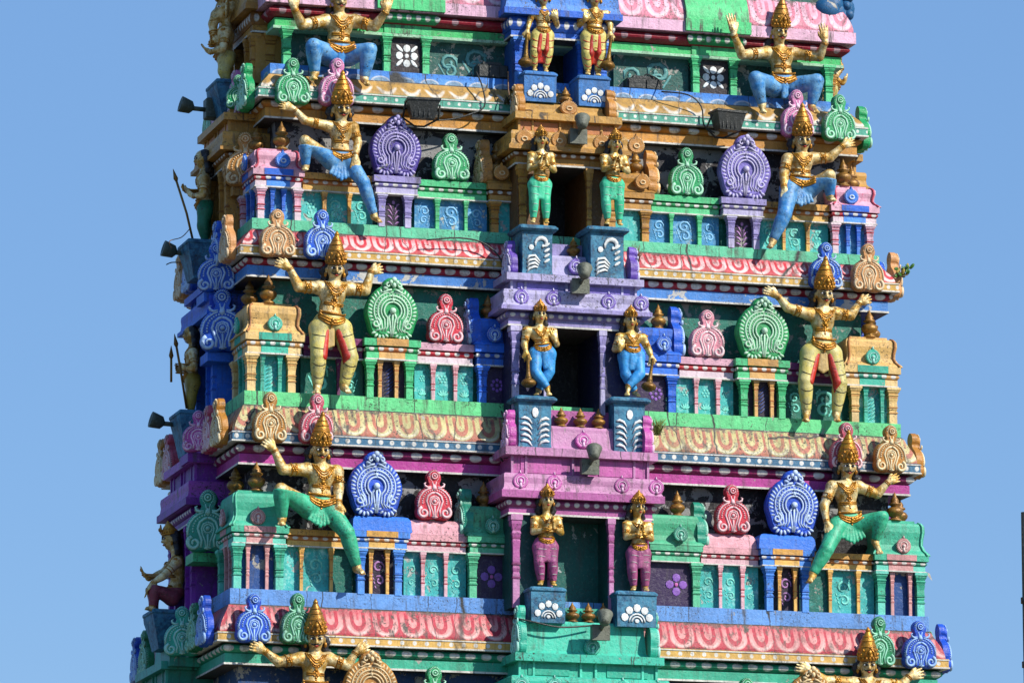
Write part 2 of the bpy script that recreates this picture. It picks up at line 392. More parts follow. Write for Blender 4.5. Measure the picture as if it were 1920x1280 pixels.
def comma(mb, x, z, y, r, a0, turn, m, s=1, w=.011):
    pts = []; rs = []
    for i in range(12):
        t = i/11; a = a0+s*turn*t; q = r*(1-.72*t)
        pts.append((x+q*math.cos(a), y, z+q*math.sin(a))); rs.append(w*(.3+1.1*math.sin(math.pi*min(1, t*1.1+.05))**.8) if t < .85 else w*1.25)
    mb.tube(pts, rs, m, 5, True, .16)
def disc(mb, x, z, y, rx, rz, m, M=None, n=10): mb.ell((x, y, z), rx, .002, rz, m, n, 4, M)
def petal(mb, x, z, y, a, l, w, m):
    M = Matrix.Rotation(-a, 3, 'Y'); mb.ell((x+math.cos(a)*l*.5, y, z+math.sin(a)*l*.5), l*.5, .002, w*.5, m, 8, 4, M)
def motif(mb, kind, x, y, z0, z1, w, m, r=rnd):
    h = z1-z0; cz = (z0+z1)/2
    if kind == 'swirl':
        s = r.choice((-1, 1))
        comma(mb, x, z0+h*.62, y, w*.30, R(200) if s > 0 else R(-20), R(430), m, -s, w*.05)
        comma(mb, x-s*w*.05, z0+h*.30, y, w*.24, R(30) if s > 0 else R(150), R(400), m, s, w*.045)
        for k in range(4): petal(mb, x+s*w*(.1+.05*k), z0+h*(.1+.1*k), y, R(60 if s > 0 else 120), w*.17, w*.06, m)
        for k in range(3): disc(mb, x-s*w*.28+k*s*w*.05, z0+h*(.8+.05*k), y, w*.04, w*.04, m)
    elif kind == 'dots':
        for k in range(6):
            a = k*math.pi/3; disc(mb, x+math.cos(a)*w*.2, z0+h*.62+math.sin(a)*w*.2, y, w*.075, w*.075, m)
        disc(mb, x, z0+h*.62, y, w*.06, w*.06, m)
        for k in range(5): petal(mb, x, z0+h*.12, y, R(30+30*k), w*.42, w*.12, m)
    elif kind == 'fern':
        disc(mb, x, z0+h*.82, y, w*.10, w*.12, m)
        for s in (-1, 1):
            for k in range(4):
                z = z0+h*(.62-.16*k); pts = [(x+s*w*(.05+.33*t), y, z-h*.12+h*(.26-.05*k)*math.sin(t*1.9)) for t in (0, .25, .5, .75, 1)]
                mb.tube(pts, [w*.02, w*.045, w*.055, w*.05, w*.02], m, 5, True, .16)
    elif kind == 'flower8':
        for k in range(8): a = k*math.pi/4; disc(mb, x+math.cos(a)*w*.30, cz+math.sin(a)*w*.30, y, w*.10, w*.10, m)
        disc(mb, x, cz, y, w*.10, w*.10, m)
    elif kind == 'flower4':
        for k in range(4):
            a = k*math.pi/2; disc(mb, x+math.cos(a)*w*.25, cz+math.sin(a)*w*.25, y, w*.165 if k % 2 else w*.165, w*.155, m)
        disc(mb, x, cz, y-.004, w*.07, w*.07, m+1)
    elif kind == 'rosette':
        for k in range(4):
            a = k*math.pi/2; disc(mb, x+math.cos(a)*w*.24, cz+math.sin(a)*w*.24, y, w*.125, w*.125, m)
            petal(mb, x+math.cos(a+.785)*w*.16, cz+math.sin(a+.785)*w*.16, y, a+.785, w*.34, w*.11, m)
        disc(mb, x, cz, y, w*.075, w*.075, m)
    elif kind == 'slash':
        for k in range(7):
            z = z0+h*(.12+.11*k); mb.tube([(x-w*.2, y, z-.03), (x, y, z), (x+w*.22, y, z+.05)], [w*.01, w*.04, w*.01], m, 4, True, .16)
    elif kind == 'half':          # half daisy on the pedestals
        for k in range(5):
            a = R(18+36*k); disc(mb, x+math.cos(a)*w*.33, z0+h*.12+math.sin(a)*h*.5, y, w*.10, w*.10, m)
        for q in (.2, .13): mb.tube([(x+math.cos(R(a))*w*q, y, z0+h*.1+math.sin(R(a))*w*q) for a in range(0, 181, 20)], w*.024, m, 5, True, .16)
        disc(mb, x, z0+h*.14, y, w*.06, w*.05, m)
    elif kind == 'plume':
        disc(mb, x, z0+h*.78, y, w*.09, w*.13, m)
        for s in (-1, 1):
            for k in range(5):
                z = z0+h*(.62-.13*k); mb.tube([(x+s*w*.08, y, z-h*.10), (x+s*w*.16, y, z), (x+s*w*.27, y, z+h*.035), (x+s*w*.36, y, z+h*.01)], [w*.015, w*.035, w*.045, w*.02], m, 5, True, .16)
    elif kind == 'spray':
        comma(mb, x+w*.08, z0+h*.72, y, w*.20, R(200), R(300), m, -1, w*.045)
        disc(mb, x-w*.22, z0+h*.62, y, w*.075, w*.075, m)
        for k in range(4): mb.tube([(x+w*.02-w*.02*k, y, z0+h*(.28-.05*k)), (x-w*.12, y, z0+h*(.42-.09*k)), (x-w*.27, y, z0+h*(.40-.10*k)), (x-w*.34, y, z0+h*(.30-.10*k))], [w*.02, w*.04, w*.04, w*.02], m, 5, True, .16)
        for k in range(4): petal(mb, x+w*.12, z0+h*(.25+.13*k), y, R(35), w*.2, w*.07, m)

TEALP = P_('panel_teal', '#3cb0ac', rgb2=L('#94ccc6'), lo=.52, chip=.38, mould=.35, plaster=(.5, .5, .46)); TEALD = P_('panel_deep_green', '#146a5c', rgb2=L('#3c8c80'), lo=.54, chip=.35)
BLUEP = P_('panel_blue', '#3a88ba', rgb2=L('#86b4cc'), lo=.52, chip=.38, mould=.35, plaster=(.5, .5, .46)); NAVYP = P_('panel_navy', '#1d4a86', chip=.4)
PLUMP = P_('panel_plum', '#2a1a33', chip=.3, mould=.4); PLUMB = P_('panel_purple', '#33204a', chip=.1)
MT = P_('motif_turquoise', '#78d2c4', chip=.3); MBL = P_('motif_sky', '#84bce4', chip=.3); MPU = P_('motif_mauve', '#a67ab0', chip=.2); MWH = P_('motif_white', '#d8dcdc', chip=.3)
MPI = P_('motif_pink', '#c060a8', chip=.1); MVI = P_('motif_violet', '#8558b0', chip=.1); MNV = P_('motif_dusk_blue', '#46538a', chip=.3)
def cset(key, h, hr=None, hl=None):     # slab, ovals roll, lower fascia, pilaster main, pilaster pale
    a = P_(key+'_paint', h, streak=.45, crack=.4, mould=.4, chip=.15)
    b = paint(key+'_ovals', L(hr or h, .75 if not hr else 1), fn=f_dots(WH, .105, .019, .07, oval=1.5), streak=.4)
    c = P_(key+'_pale', hl or h, streak=.4)
    d = paint(key+'_accent', L(hr or h, 1 if hr else .6), streak=.3)
    return (a, b, c, d)
S = {'pink': cset('pale_pink', '#d6a6b8', '#b82438', '#d8c4cc'), 'blue': cset('bright_blue', '#2565c8', '#1f56b4', '#4f90e0'), 'tan': cset('tan', '#c99a56', '#b56a36', '#d3a868'),
     'lilac': cset('lilac', '#958cc0', '#7a72aa', '#b0aacc'), 'green': cset('leaf_green', '#46b87c', '#219458', '#58c488'), 'ochre': cset('ochre', '#b08238', '#8e5e26', '#be9048'),
     'yellow': cset('straw_yellow', '#d8b878', '#c99858', '#dcc088'), 'teal': cset('turquoise', '#34a890', '#22907c', '#45b8a0'), 'mag': cset('dark_magenta', '#7d2a68', '#8c3570', '#6c2a60'),
     'rose': cset('washed_rose', '#d8a0a8', '#b04050', '#d8b0b8'), 'blue2': cset('royal_blue', '#2468d0', '#1e58bc', '#2f74d8'), 'gold': cset('golden_tan', '#cf9c4c', '#c07c40', '#dcb060'),
     'mint': cset('mint', '#4fae86', '#2c8c68', '#60bc94'), 'jade': cset('jade', '#3cab8c', '#2a9278', '#68c8b4'), 'dusty': cset('dusty_pink', '#c89090', '#b87878', '#cc9a98'), 'sky': cset('cornflower', '#4284d8', '#2f6cc4', '#5494e2')}
# per storey: list of half-front sections (left half): (kind, u0, u1, scheme, pilasters[(u, width px, scheme)], panels [(u0,u1,mat,motif,motifmat)])
SEC = {
 2: dict(v=(337, 371), top=('B',), secs=[
   ('pav', 458, 570, 'pink', 'blue', [(490, 19, 'pink'), (559, 18, 'pink'), (512, 10, 'blue'), (533, 10, 'blue')], [(500, 549, BLUEP, None, MBL)]),
   ('seg', 571, 700, 'gold', None, [(611, 10, 'gold'), (658, 9, 'gold')], [(571, 606, TEALP, 'dots', MT), (617, 653, TEALP, 'swirl', MT), (663, 700, TEALP, 'swirl', MT)]),
   ('cen', 700, 786, 'lilac', None, [(716, 18, 'lilac'), (765, 18, 'lilac')], [(725, 756, PLUMP, 'fern', MPU)]),
   ('seg', 786, 915, 'green', None, [(823, 11, 'green'), (877, 9, 'green')], [(786, 817, BLUEP, 'swirl', MBL), (829, 871, BLUEP, 'swirl', MBL), (882, 915, BLUEP, 'swirl', MBL)]),
   ('dor', 912, 963, 'ochre', None, [(929, 21, 'ochre')], [(941, 962, TEALP, None, MT)])]),
 3: dict(v=(642, 681), secs=[
   ('pav', 452, 571, 'yellow', 'teal', [(472, 24, 'yellow'), (548, 22, 'yellow'), (493, 10, 'teal'), (526, 10, 'teal')], [(484, 536, TEALP, 'slash', MT)]),
   ('seg', 572, 682, 'mag', None, [(638, 9, 'mag')], [(572, 632, TEALD, 'swirl', MT), (644, 682, TEALD, 'swirl', MT)]),
   ('cen', 682, 786, 'green', 'tan', [(694, 20, 'green'), (768, 20, 'green'), (713, 10, 'tan'), (744, 10, 'tan')], [(704, 758, PLUMP, 'slash', MNV)]),
   ('seg', 786, 889, 'pink', None, [(815, 11, 'rose'), (857, 10, 'rose')], [(786, 809, TEALP, 'dots', MT), (821, 851, TEALP, 'dots', MT), (862, 889, TEALP, 'dots', MT)]),
   ('dor', 889, 952, 'blue2', None, [(906, 22, 'blue2')], [(919, 951, PLUMB, 'flower8', MVI)])]),
 4: dict(v=(1002, 1034), secs=[
   ('pav', 427, 541, 'jade', 'dusty', [(446, 22, 'jade'), (525, 22, 'jade'), (466, 9, 'dusty'), (502, 9, 'dusty')], [(457, 513, NAVYP, None, MBL)]),
   ('seg', 542, 662, 'gold', None, [(568, 9, 'gold'), (624, 9, 'gold')], [(537, 563, TEALP, None, MT), (574, 618, TEALP, 'swirl', MT), (630, 662, TEALD, None, MT)]),
   ('cen', 663, 766, 'sky', 'gold', [(677, 20, 'sky'), (747, 20, 'sky'), (696, 9, 'gold'), (727, 9, 'gold')], [(688, 737, PLUMP, 'swirl', MPU)]),
   ('seg', 766, 876, 'rose', None, [(796, 10, 'rose'), (839, 9, 'rose')], [(766, 790, TEALP, 'swirl', MT), (802, 833, TEALP, 'swirl', MT), (844, 876, TEALP, 'swirl', MT)]),
   ('dor', 875, 952, 'mint', None, [(888, 21, 'mint')], [(899, 950, PLUMB, 'flower4', MVI)])]),
 5: dict(v=(1345, 1375), secs=[('pav', 400, 520, 'yellow', 'teal', [], []), ('seg', 520, 640, 'gold', None, [], []), ('cen', 640, 750, 'tan', None, [], []), ('seg', 750, 870, 'teal', None, [], []), ('dor', 870, 952, 'ochre', None, [], [])]),
}
def entab(mb, x0, x1, yf, yb, z0, z1, pr, ms=(0, 1, 2), sides='FLBR', we=3):
    h = z1-z0
    sweep(mb, 0, yf, yb, [(pr, z1), (pr, z1-h*.34)], ms[0], sides, x0, x1)
    sweep(mb, 0, yf, yb, [(pr-.035+.022*math.sin(math.pi*t/4), z1-h*.34-h*.30*t/4) for t in range(5)], ms[1], sides, x0, x1)
    sweep(mb, 0, yf, yb, [(pr-.03, z1-h*.64), (pr-.03, z0+h*.07)], ms[2], sides, x0, x1)
    sweep(mb, 0, yf, yb, [(pr-.02, z0+h*.07), (pr-.02, z0)], we, sides, x0, x1)
def roofprof(z0, z1, b=0.):
    h = z1-z0
    return [(-.05+b, z1), (-.018+b, z1-h*.04), (-.004+b, z1-h*.12), (-.002+b, z1-h*.30), (-.016+b, z1-h*.52), (-.018+b, z1-h*.68), (.005+b, z1-h*.84), (.034+b, z1-h*.93), (.045+b, z0+.002)]
INFO = {}
names = {1: 'topmost', 2: 'second', 3: 'third', 4: 'fourth', 5: 'lowest'}
def build_storey(n):
    Y = YL[n]; hw = HW[n]; zl = ZL[n]; bk = BK[n]; D = SEC[n]
    key = ' ABCDE'[n]
    zt, zb = zv(D['v'][0], Y), zv(D['v'][1], Y)
    up = n-1; ztop = ZL[up]-sum(HH[up])
    mb = MB(); g_ = .36
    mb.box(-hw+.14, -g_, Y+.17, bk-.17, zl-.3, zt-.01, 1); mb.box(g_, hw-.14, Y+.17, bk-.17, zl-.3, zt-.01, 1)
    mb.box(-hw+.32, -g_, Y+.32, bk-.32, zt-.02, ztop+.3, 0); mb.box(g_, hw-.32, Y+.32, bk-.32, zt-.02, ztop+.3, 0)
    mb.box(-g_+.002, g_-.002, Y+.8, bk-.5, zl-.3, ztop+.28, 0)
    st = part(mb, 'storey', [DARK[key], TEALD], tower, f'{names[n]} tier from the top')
    x_ = lambda u, v=D['v'][0]: at(u, v, Y).x
    XD = x_(952)
    for sx in (1, -1):
        for kind, u0, u1, sc, sc2, pils, pans in D['secs']:
            X0, X1 = x_(u0), x_(u1)
            if kind == 'pav': X0 = -hw-.0
            if kind == 'dor': X1 += .16
            pr = {'pav': .03, 'seg': .0, 'cen': .035, 'dor': .02}[kind]
            yf = {'pav': Y, 'seg': Y+.03, 'cen': Y-.02, 'dor': Y+.0}[kind]
            a, b = (X0, X1) if sx == 1 else (-X1, -X0)
            yb_ = Y+.62 if kind == 'pav' else Y+.44
            c = S[sc]; ms = [c[0], c[1], c[2], WE]
            mb = MB(); g_ = .03 if kind in('cen', 'pav', 'dor') else 0
            if kind == 'seg': a -= .03; b += .03
            entab(mb, a+g_, b-g_, yf, yb_, zb, zt, pr)
            if sc2:
                c2 = S[sc2]; w_ = (b-a)*.44; xm = (a+b)/2; ms += list(c2)
                entab(mb, xm-w_/2, xm+w_/2, yf, yf+.1, zb+.001, zt+.004, pr+.004, (4, 5, 6), 'F')
                if kind == 'pav' and n<5: entab(mb, (a if sx == 1 else b-.3)+g_*0+(.0), (a+.3 if sx == 1 else b), yf+.2, yf+.45, zb+.001, zt+.004, pr-.026, (4, 5, 6), 'LR')
            part(mb, 'entablature', ms, st)
            # pilasters on the front
            for (u, wp, ps) in pils:
                x = x_(u, 700)*sx if False else at(u, D['v'][1]+30, Y).x*sx; wd = wp/176.
                mb = MB(); yy = yf+wd/2*.8+.005 if wp > 14 else yf+.045
                pilaster(mb, x, yy, zl-.01, zb, wd/1.25, 0, 1); part(mb, 'pilaster', [S[ps][0], S[ps][2], S[ps][3]], st)
            if kind == 'pav' and pils:
                for k, yo in enumerate((.30, .56)):
                    wd = 20/176.; mb = MB(); pilaster(mb, (-hw+wd*.42)*sx, Y+yo if k else Y+.56, zl-.01, zb, wd/1.25, 0, 1)
                    if k: part(mb, 'pilaster', [S[pils[0][2]][0], S[pils[0][2]][2], S[pils[0][2]][3]], st)
                for yo in (.2, .38):
                    mb = MB(); pilaster(mb, (-hw+.05)*sx, Y+yo, zl-.01, zb, .045, 0, 1); part(mb, 'pilaster', [S[pils[2][2]][0], S[pils[2][2]][2], S[pils[2][2]][3]], st)
            for (p0, p1, pm, mo, mm) in pans:
                xa, xb = at(p0, D['v'][1]+30, Y).x*sx, at(p1, D['v'][1]+30, Y).x*sx
                if xa > xb: xa, xb = xb, xa
                if kind == 'cen' and sc2 or kind=='pav': xa -= .0; 
                yp = yf+.085 if kind != 'dor' else yf+.06
                if kind == 'dor': xa, xb = (xa, xb+.0) if sx == 1 else (xa-.0, xb)
                mb = MB(); e_ = .16 if kind == 'dor' else 0; mb.box(xa-.02-(e_ if sx < 0 else 0), xb+.02+(e_ if sx > 0 else 0), yp, yp+.06, zl-.05, zb+.01, 0)
                if mo: motif(mb, mo, (xa+xb)/2, yp-.003, zl+.02, zb-.01, (xb-xa)*(1. if sc2 is None else .8), 1)
                part(mb, 'painted_panel', [pm, mm, MPI], st)
            # roofs on the corner and door pavilions
            if kind == 'pav' and n < 5:
                rz = {2: zt+.215, 3: zt+.31, 4: zt+.36}[n]
                mb = MB(); a0, b0 = (X0+.0, X1-.01) if sx == 1 else (-X1+.01, -X0)
                sweep(mb, 0, Y+.02, Y+.56, roofprof(zt, rz), 0, x0=a0+.02, x1=b0-.02)
                mb.box(a0+.1, b0-.1, Y+.12, Y+.46, rz-.01, rz+.03, 0)
                # raised corner ribs
                for xx in (a0+.02, b0-.02):
                    s_ = -1 if xx == a0+.02 else 1
                    mb.tube([(xx-s_*.03+s_*o*.8, Y+.01-o, z) for o, z in roofprof(zt, rz)], .012, 1, 5)
                part(mb, 'pavilion_roof', [ROOF[n], ROOF2[n]], st)
                INFO[(n, sx, 'pav')] = (a0, b0, zt, rz)
            if kind == 'dor' and n < 5:
                rz = zt+{2: .22, 3: .30, 4: .33}[n]
                a0, b0 = (X0+.04, X1+.05) if sx == 1 else (-X1-.05, -X0-.04)
                mb = MB(); sweep(mb, 0, Y+.02, Y+.44, roofprof(zt, rz), 0, x0=a0, x1=b0)
                part(mb, 'pavilion_roof', S[sc][0], st); INFO[(n, sx, 'dor')] = (a0, b0, zt, rz)
            if kind == 'cen' and n == 4:
                a0, b0 = (X0, X1) if sx == 1 else (-X1, -X0); mb = MB()
                sweep(mb, 0, Y-.01, Y+.42, [(-.03, zt+.17), (.01, zt+.155), (.035, zt+.12), (.04, zt+.05), (.045, zt+.002)], 0, x0=a0+.02, x1=b0-.02)
                part(mb, 'pavilion_roof', P_('roof_azure', '#2f74d4', streak=.2), st)
            if kind == 'seg' and n == 4 and sc == 'rose':
                a0, b0 = (X0, X1) if sx == 1 else (-X1, -X0); mb = MB()
                sweep(mb, 0, Y+.06, Y+.42, [(-.03, zt+.16), (.0, zt+.14), (.02, zt+.1), (.03, zt+.002)], 0, x0=a0+.03, x1=b0-.05)
                part(mb, 'parapet_roof', P_('roof_pink', '#dba0ac', streak=.6, mould=.7), st)
    INFO[n] = (zt, zb)
    return st
ROOF = {2: P_('roof_pink_red', '#d9a4b8', rgb2=L('#c84060'), lo=.56, streak=.3, mould=.5), 3: P_('roof_yellow', '#d8b06c', streak=.4, mould=.6, crack=.4), 4: P_('roof_sea_green', '#45ae90', streak=.3)}
ROOF2 = {2: P_('rib_rose', '#b8485c'), 3: P_('rib_tan', '#b07848'), 4: P_('rib_pale_green', '#62c4a4')}
def clad(n, hx, y0, y1, *a): pass
ST = {}
for n in (2, 3, 4, 5):
    ST[n] = build_storey(n)
# topmost storey wall
def build_top():
    n = 1; Y = YL[1]; hw = HW[1]; zl = ZL[1]; bk = BK[1]
    zb = zv(70, Y); ga, gb = zv(72, Y), zv(52, Y); ra, rb = zv(50, Y), zv(30, Y); fa, fb = zv(29, Y), zv(8, Y)
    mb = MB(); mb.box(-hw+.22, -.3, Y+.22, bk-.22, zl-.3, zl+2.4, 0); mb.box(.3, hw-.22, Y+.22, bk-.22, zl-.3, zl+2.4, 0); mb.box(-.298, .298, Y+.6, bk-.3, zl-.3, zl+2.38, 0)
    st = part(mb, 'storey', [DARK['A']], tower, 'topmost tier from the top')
    PK = P_('cornice_pale_pink', '#d9a0b8', fn=f_u(L('#cc7088'), L('#dcacbc'), .30, .3), streak=.7, mould=.6, crack=.6)
    PKF = P_('fascia_pale_pink', '#dcb0c8', streak=.7, mould=.5); RR = P_('roll_crimson', '#8f1830', fn=f_dots(L('#a88890'), .27, .03, .11, oval=1.3), streak=.3)
    GR = P_('architrave_green', '#3cb86a', chip=.3, streak=.5, mould=.6)
    AR = WE
    y0 = Y+.12
    mb = MB(); sweep(mb, hw-.12, y0, bk-.12, [(.06, gb), (.06, ga+.03)], 0); sweep(mb, hw-.12, y0, bk-.12, [(.08, ga+.03), (.08, ga)], 1); part(mb, 'architrave', [GR, P_('pale_green_trim', '#9cc8a8', mould=.6)], st)
    mb = MB(); sweep(mb, hw-.12, y0, bk-.12, [(.07+.07*math.sin(math.pi*t/6), rb-(rb-ra)*t/6) for t in range(7)], 0); part(mb, 'cornice_moulding', RR, st)
    mb = MB(); sweep(mb, hw-.12, y0, bk-.12, [(.19, fb), (.19, fa)], 0); part(mb, 'cornice_fascia', PKF, st)
    mb = MB(); sweep(mb, hw-.12, y0, bk-.12, [(.04+.13*math.sin(math.pi/2*t/8)**1.2, fb+.003+.34*(1-t/8)) for t in range(9)], 0); part(mb, 'curved_cornice', PK, st)
    G2 = S['green']
    GB = P_('green_cornice_block', '#4cc07c', streak=.8, crack=.3)
    for sx in (1, -1):
        for (u0, u1) in ((708, 826),):
            X0, X1 = at(u0, 40, Y).x, at(u1, 40, Y).x; a, b = (X0, X1) if sx == 1 else (-X1, -X0)
            mb = MB()
            pf = [(.06+.12*math.sin(math.pi/2*t/8)**1.3, fb+.02+.36*(1-t/8)) for t in range(9)]; xa_, xb_ = a-.01, b+.01
            vs = [(x, y0-.02-o, z) for x in (xa_, xb_) for o, z in pf]+[(x, y0+.3, z) for x in (xa_, xb_) for z in (pf[0][1], pf[-1][1])]
            mb.add(vs, [(t, t+1, 9+t+1, 9+t) for t in range(8)]+[tuple(range(8, -1, -1))+(18, 19), tuple(range(9, 18))+(21, 20), (0, 9, 20, 18), (8, 19, 21, 17), (18, 20, 21, 19)], 0)
            sweep(mb, 0, y0-.02, y0+.3, [(.205, fb+.02), (.205, fa+.01)], 0, x0=a+.18, x1=b-.18)
            sweep(mb, 0, y0-.02, y0+.3, [(.10+.04*math.sin(math.pi*t/6), fa-.0-(.11)*t/6) for t in range(7)], 1, x0=a+.15, x1=b-.15)
            sweep(mb, 0, y0-.02, y0+.3, [(.052, fa-.1), (.052, ga+.035)], 0, x0=a+.14, x1=b-.14)
            part(mb, 'cornice_block', [GB, G2[1]], st)
        for u, wp, sc in ((541, 22, 'green'), (480, 24, 'ochre'), (729, 20, 'green'), (802, 20, 'green')):
            x = at(u, 100, Y).x*sx; mb = MB(); pilaster(mb, x, Y+.10, zl-.01, ga+.02, wp/176/1.25, 0, 1)
            if u > 500: part(mb, 'pilaster', [G2[0], G2[2], G2[3]], st)
        for yo in (.45, .9):
            mb = MB(); pilaster(mb, (-hw+.1)*sx, Y+yo, zl-.01, ga+.02, .11, 0, 1); part(mb, 'pilaster', [S['ochre'][0], S['ochre'][2], S['ochre'][3]], st)
        X0, X1 = at(738, 100, Y).x*sx, at(796, 100, Y).x*sx
        if X0 > X1: X0, X1 = X1, X0
        mb = MB(); mb.box(X0, X1, Y+.10, Y+.2, zl-.05, ga+.05, 0); motif(mb, 'rosette', (X0+X1)/2, Y+.097, zl+.03, ga-.02, X1-X0, 1)
        part(mb, 'painted_panel', [P_('panel_dark_brown', '#2a2026', chip=.15), MWH], st)
        X0, X1 = at(812, 100, Y).x*sx, at(955, 100, Y).x*sx
        if X0 > X1: X0, X1 = X1, X0
        mb = MB(); mb.box(X0, X1, Y+.16, Y+.26, zl-.05, ga+.05, 0); motif(mb, 'swirl', X0+(X1-X0)*.6, Y+.157, zl+.02, ga-.05, (X1-X0)*.5, 1); motif(mb, 'swirl', X0+(X1-X0)*.25, Y+.157, zl, ga-.12, (X1-X0)*.4, 1)
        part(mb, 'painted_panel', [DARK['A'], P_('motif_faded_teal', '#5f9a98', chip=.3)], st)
        # carved corner scroll above
        mb = MB(); cx = (hw-.22)*sx
        zc = fb+.30
        for k in range(6): mb.ell((cx+sx*(.02+.05*k), y0-.02+.02*k, zc-.02+.06*math.sin(k*1.7)), .16-.012*k, .12, .13, 0, 12, 8)
        for k in range(5): mb.ell((cx+sx*(.24+.03*(k % 2)), y0-.02, zc-.16+.10*k), .06, .07, .06, 0, 10, 6)
        part(mb, 'corner_scroll', [P_('scroll_navy_teal', '#1c5a86', chip=.2)], st)
    ST[1] = st
build_top()
for n in (1, 2, 3, 4):
    cornice(n, ST[n], -HW[n], HW[n], YL[n], BK[n])
# plain lower body down to the ground
mb = MB(); mb.box(-4.6, 4.6, -.9, 4.3, 0, ZL[5]-.02, 0, taper=.35); part(mb, 'tower_base', P_('base_sandstone', '#b08a60'), tower)
mb = MB(); sweep(mb, HW[5], YL[5], BK[5], [(0, ZL[5]), (0, ZL[5]-.17), (.14, ZL[5]-.5), (.14, ZL[5]-.6), (.05, ZL[5]-.8)], 0); part(mb, 'curved_cornice', KAP[3], tower)

# ------------------------------------------------------------- doorway bays
def bay(n, M, w, zz, sc, side=False, open_=('dark', .25, .25), st=None, Yb=0., frieze=True):
    # local frame: x lateral, front face at y=0 and the body going to +y; zz: dict of levels; w: dict of half widths
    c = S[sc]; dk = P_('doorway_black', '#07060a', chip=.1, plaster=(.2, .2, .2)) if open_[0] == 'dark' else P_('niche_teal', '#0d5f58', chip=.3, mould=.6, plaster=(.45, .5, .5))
    dep = .95
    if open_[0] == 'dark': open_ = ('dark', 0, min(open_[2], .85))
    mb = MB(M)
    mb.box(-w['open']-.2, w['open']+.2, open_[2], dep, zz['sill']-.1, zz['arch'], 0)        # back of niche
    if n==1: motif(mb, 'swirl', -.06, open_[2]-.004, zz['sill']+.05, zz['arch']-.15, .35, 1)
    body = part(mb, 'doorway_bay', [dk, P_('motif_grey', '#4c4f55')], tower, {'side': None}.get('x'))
    # side walls
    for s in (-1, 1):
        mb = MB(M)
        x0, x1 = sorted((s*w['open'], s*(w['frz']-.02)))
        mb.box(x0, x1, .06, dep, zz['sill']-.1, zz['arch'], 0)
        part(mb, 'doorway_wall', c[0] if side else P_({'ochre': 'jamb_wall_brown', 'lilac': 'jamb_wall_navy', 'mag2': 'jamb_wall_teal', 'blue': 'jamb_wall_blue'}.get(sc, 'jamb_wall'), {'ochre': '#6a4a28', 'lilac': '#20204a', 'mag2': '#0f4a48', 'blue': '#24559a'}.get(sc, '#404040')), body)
    for s in (-1, 1):
        mb = MB(M); pilaster(mb, s*(w['frz']-.07), .055, zz['sill']-.1, zz['arch'], .11/1.25, 0, 1); part(mb, 'door_column', [c[0], c[2], c[3]], body)
        mb = MB(M); pilaster(mb, s*(w['open']+.02), .045, zz['sill']-.1, zz['arch'], .06, 0, 1); part(mb, 'door_jamb', [c[0], c[2], c[3]], body)
    mb = MB(M); f = w['frz']-.02
    h = zz['roll']-zz['arch']
    sweep(mb, 0, .05, dep, [(.03, zz['roll']), (.03, zz['arch']+.02)], 0, x0=-f, x1=f); sweep(mb, 0, .05, dep, [(.04, zz['arch']+.02), (.04, zz['arch'])], 2, x0=-f, x1=f, cm=3)
    sweep(mb, 0, .05, dep, [(.04+.03*math.sin(math.pi*t/5), zz['lip']-(zz['lip']-zz['roll'])*t/5) for t in range(6)], 1, x0=-f, x1=f)
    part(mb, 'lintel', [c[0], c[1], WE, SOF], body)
    mb = MB(M); g = w['frz']-.02; rt, rb = zz['rt'], zz['rb']; hh = rt-rb
    sweep(mb, 0, .05, dep, [(.085, rt), (.10, rt-.012), (.105, rt-hh*.25), (.098, rt-hh*.55), (.105, rt-hh*.8), (.122, rb+.01)], 0, x0=-g, x1=g)
    sweep(mb, 0, .05, dep, [(.135, rb+.008), (.135, zz['lip']+.004)], 1, x0=-g, x1=g)
    part(mb, 'bay_roof', [P_(sc+'_roof', SLABC.get(sc, '#888888'), streak=.6, mould=.7, crack=.4), c[0]], body)
    if frieze:
        mb = MB(M); f = w['frz']
        mb.box(-f+.03, f-.03, .05, dep, rt-.01, zz['s0']+.01, 0)
        xs = [-f+.03, -f+.18, -.08, .08, f-.18, f-.03]
        for k, x in enumerate(xs): mb.box(x-.012, x+.012, .030, .06, rt, zz['s0'], 1)
        for s in (-1, 1): mb.box(s*(f+.08)/2-.22, s*(f+.08)/2+.22, .040, .06, rt+.02, zz['s0']-.02, 2)
        part(mb, 'bay_frieze', [c[0], c[2], c[1] if False else FRZ[sc]], body)
        mb = MB(M); sweep(mb, 0, .0, dep, [(.03, zz['s1']), (.03, zz['s0'])], 0, x0=-w['slab']+.03, x1=w['slab']-.03)
        part(mb, 'bay_slab', [P_(sc+'_slab', SLABC[sc], crack=.9, streak=.5, mould=.6)], body)
        mb = MB(M); q = w['slab']-.16
        sweep(mb, 0, .16, dep, [(-.02, zz['fb']), (.0, zz['fb']-.03), (.0, zz['fb']-.06), (.02, zz['s1']+.05), (.06, zz['s1'])], 0, x0=-q, x1=q)
        mb.box(-w['open']-.1, w['open']+.1, .30, dep-.01, zz['fb']-.01, zz['fb']+{5: .16, 4: .19, 3: .15, 2: .05}.get(n, .1), 1)
        part(mb, 'bay_pediment', [P_(sc+'_block', SLABC[sc], crack=.5, streak=.4, rgb2=L(SLABC[sc], .85)), c[0]], body)
    return body
FRZ = {'ochre': P_('frieze_terracotta', '#b87848'), 'lilac': P_('frieze_violet', '#8274c0'), 'mag2': P_('frieze_orchid', '#b860a0'), 'turq': P_('frieze_aqua', '#30a890'), 'blue': P_('frieze_blue', '#2f6cc4')}
SLABC = {'ochre': '#be9248', 'lilac': '#a8a2c8', 'mag2': '#bc84ac', 'turq': '#3cbaa0', 'blue': '#3f80d0'}
S['mag2'] = cset('orchid', '#ac5c98', '#86386e', '#b880aa'); S['turq'] = cset('aqua', '#38b49a', '#28987f', '#50c8ae')
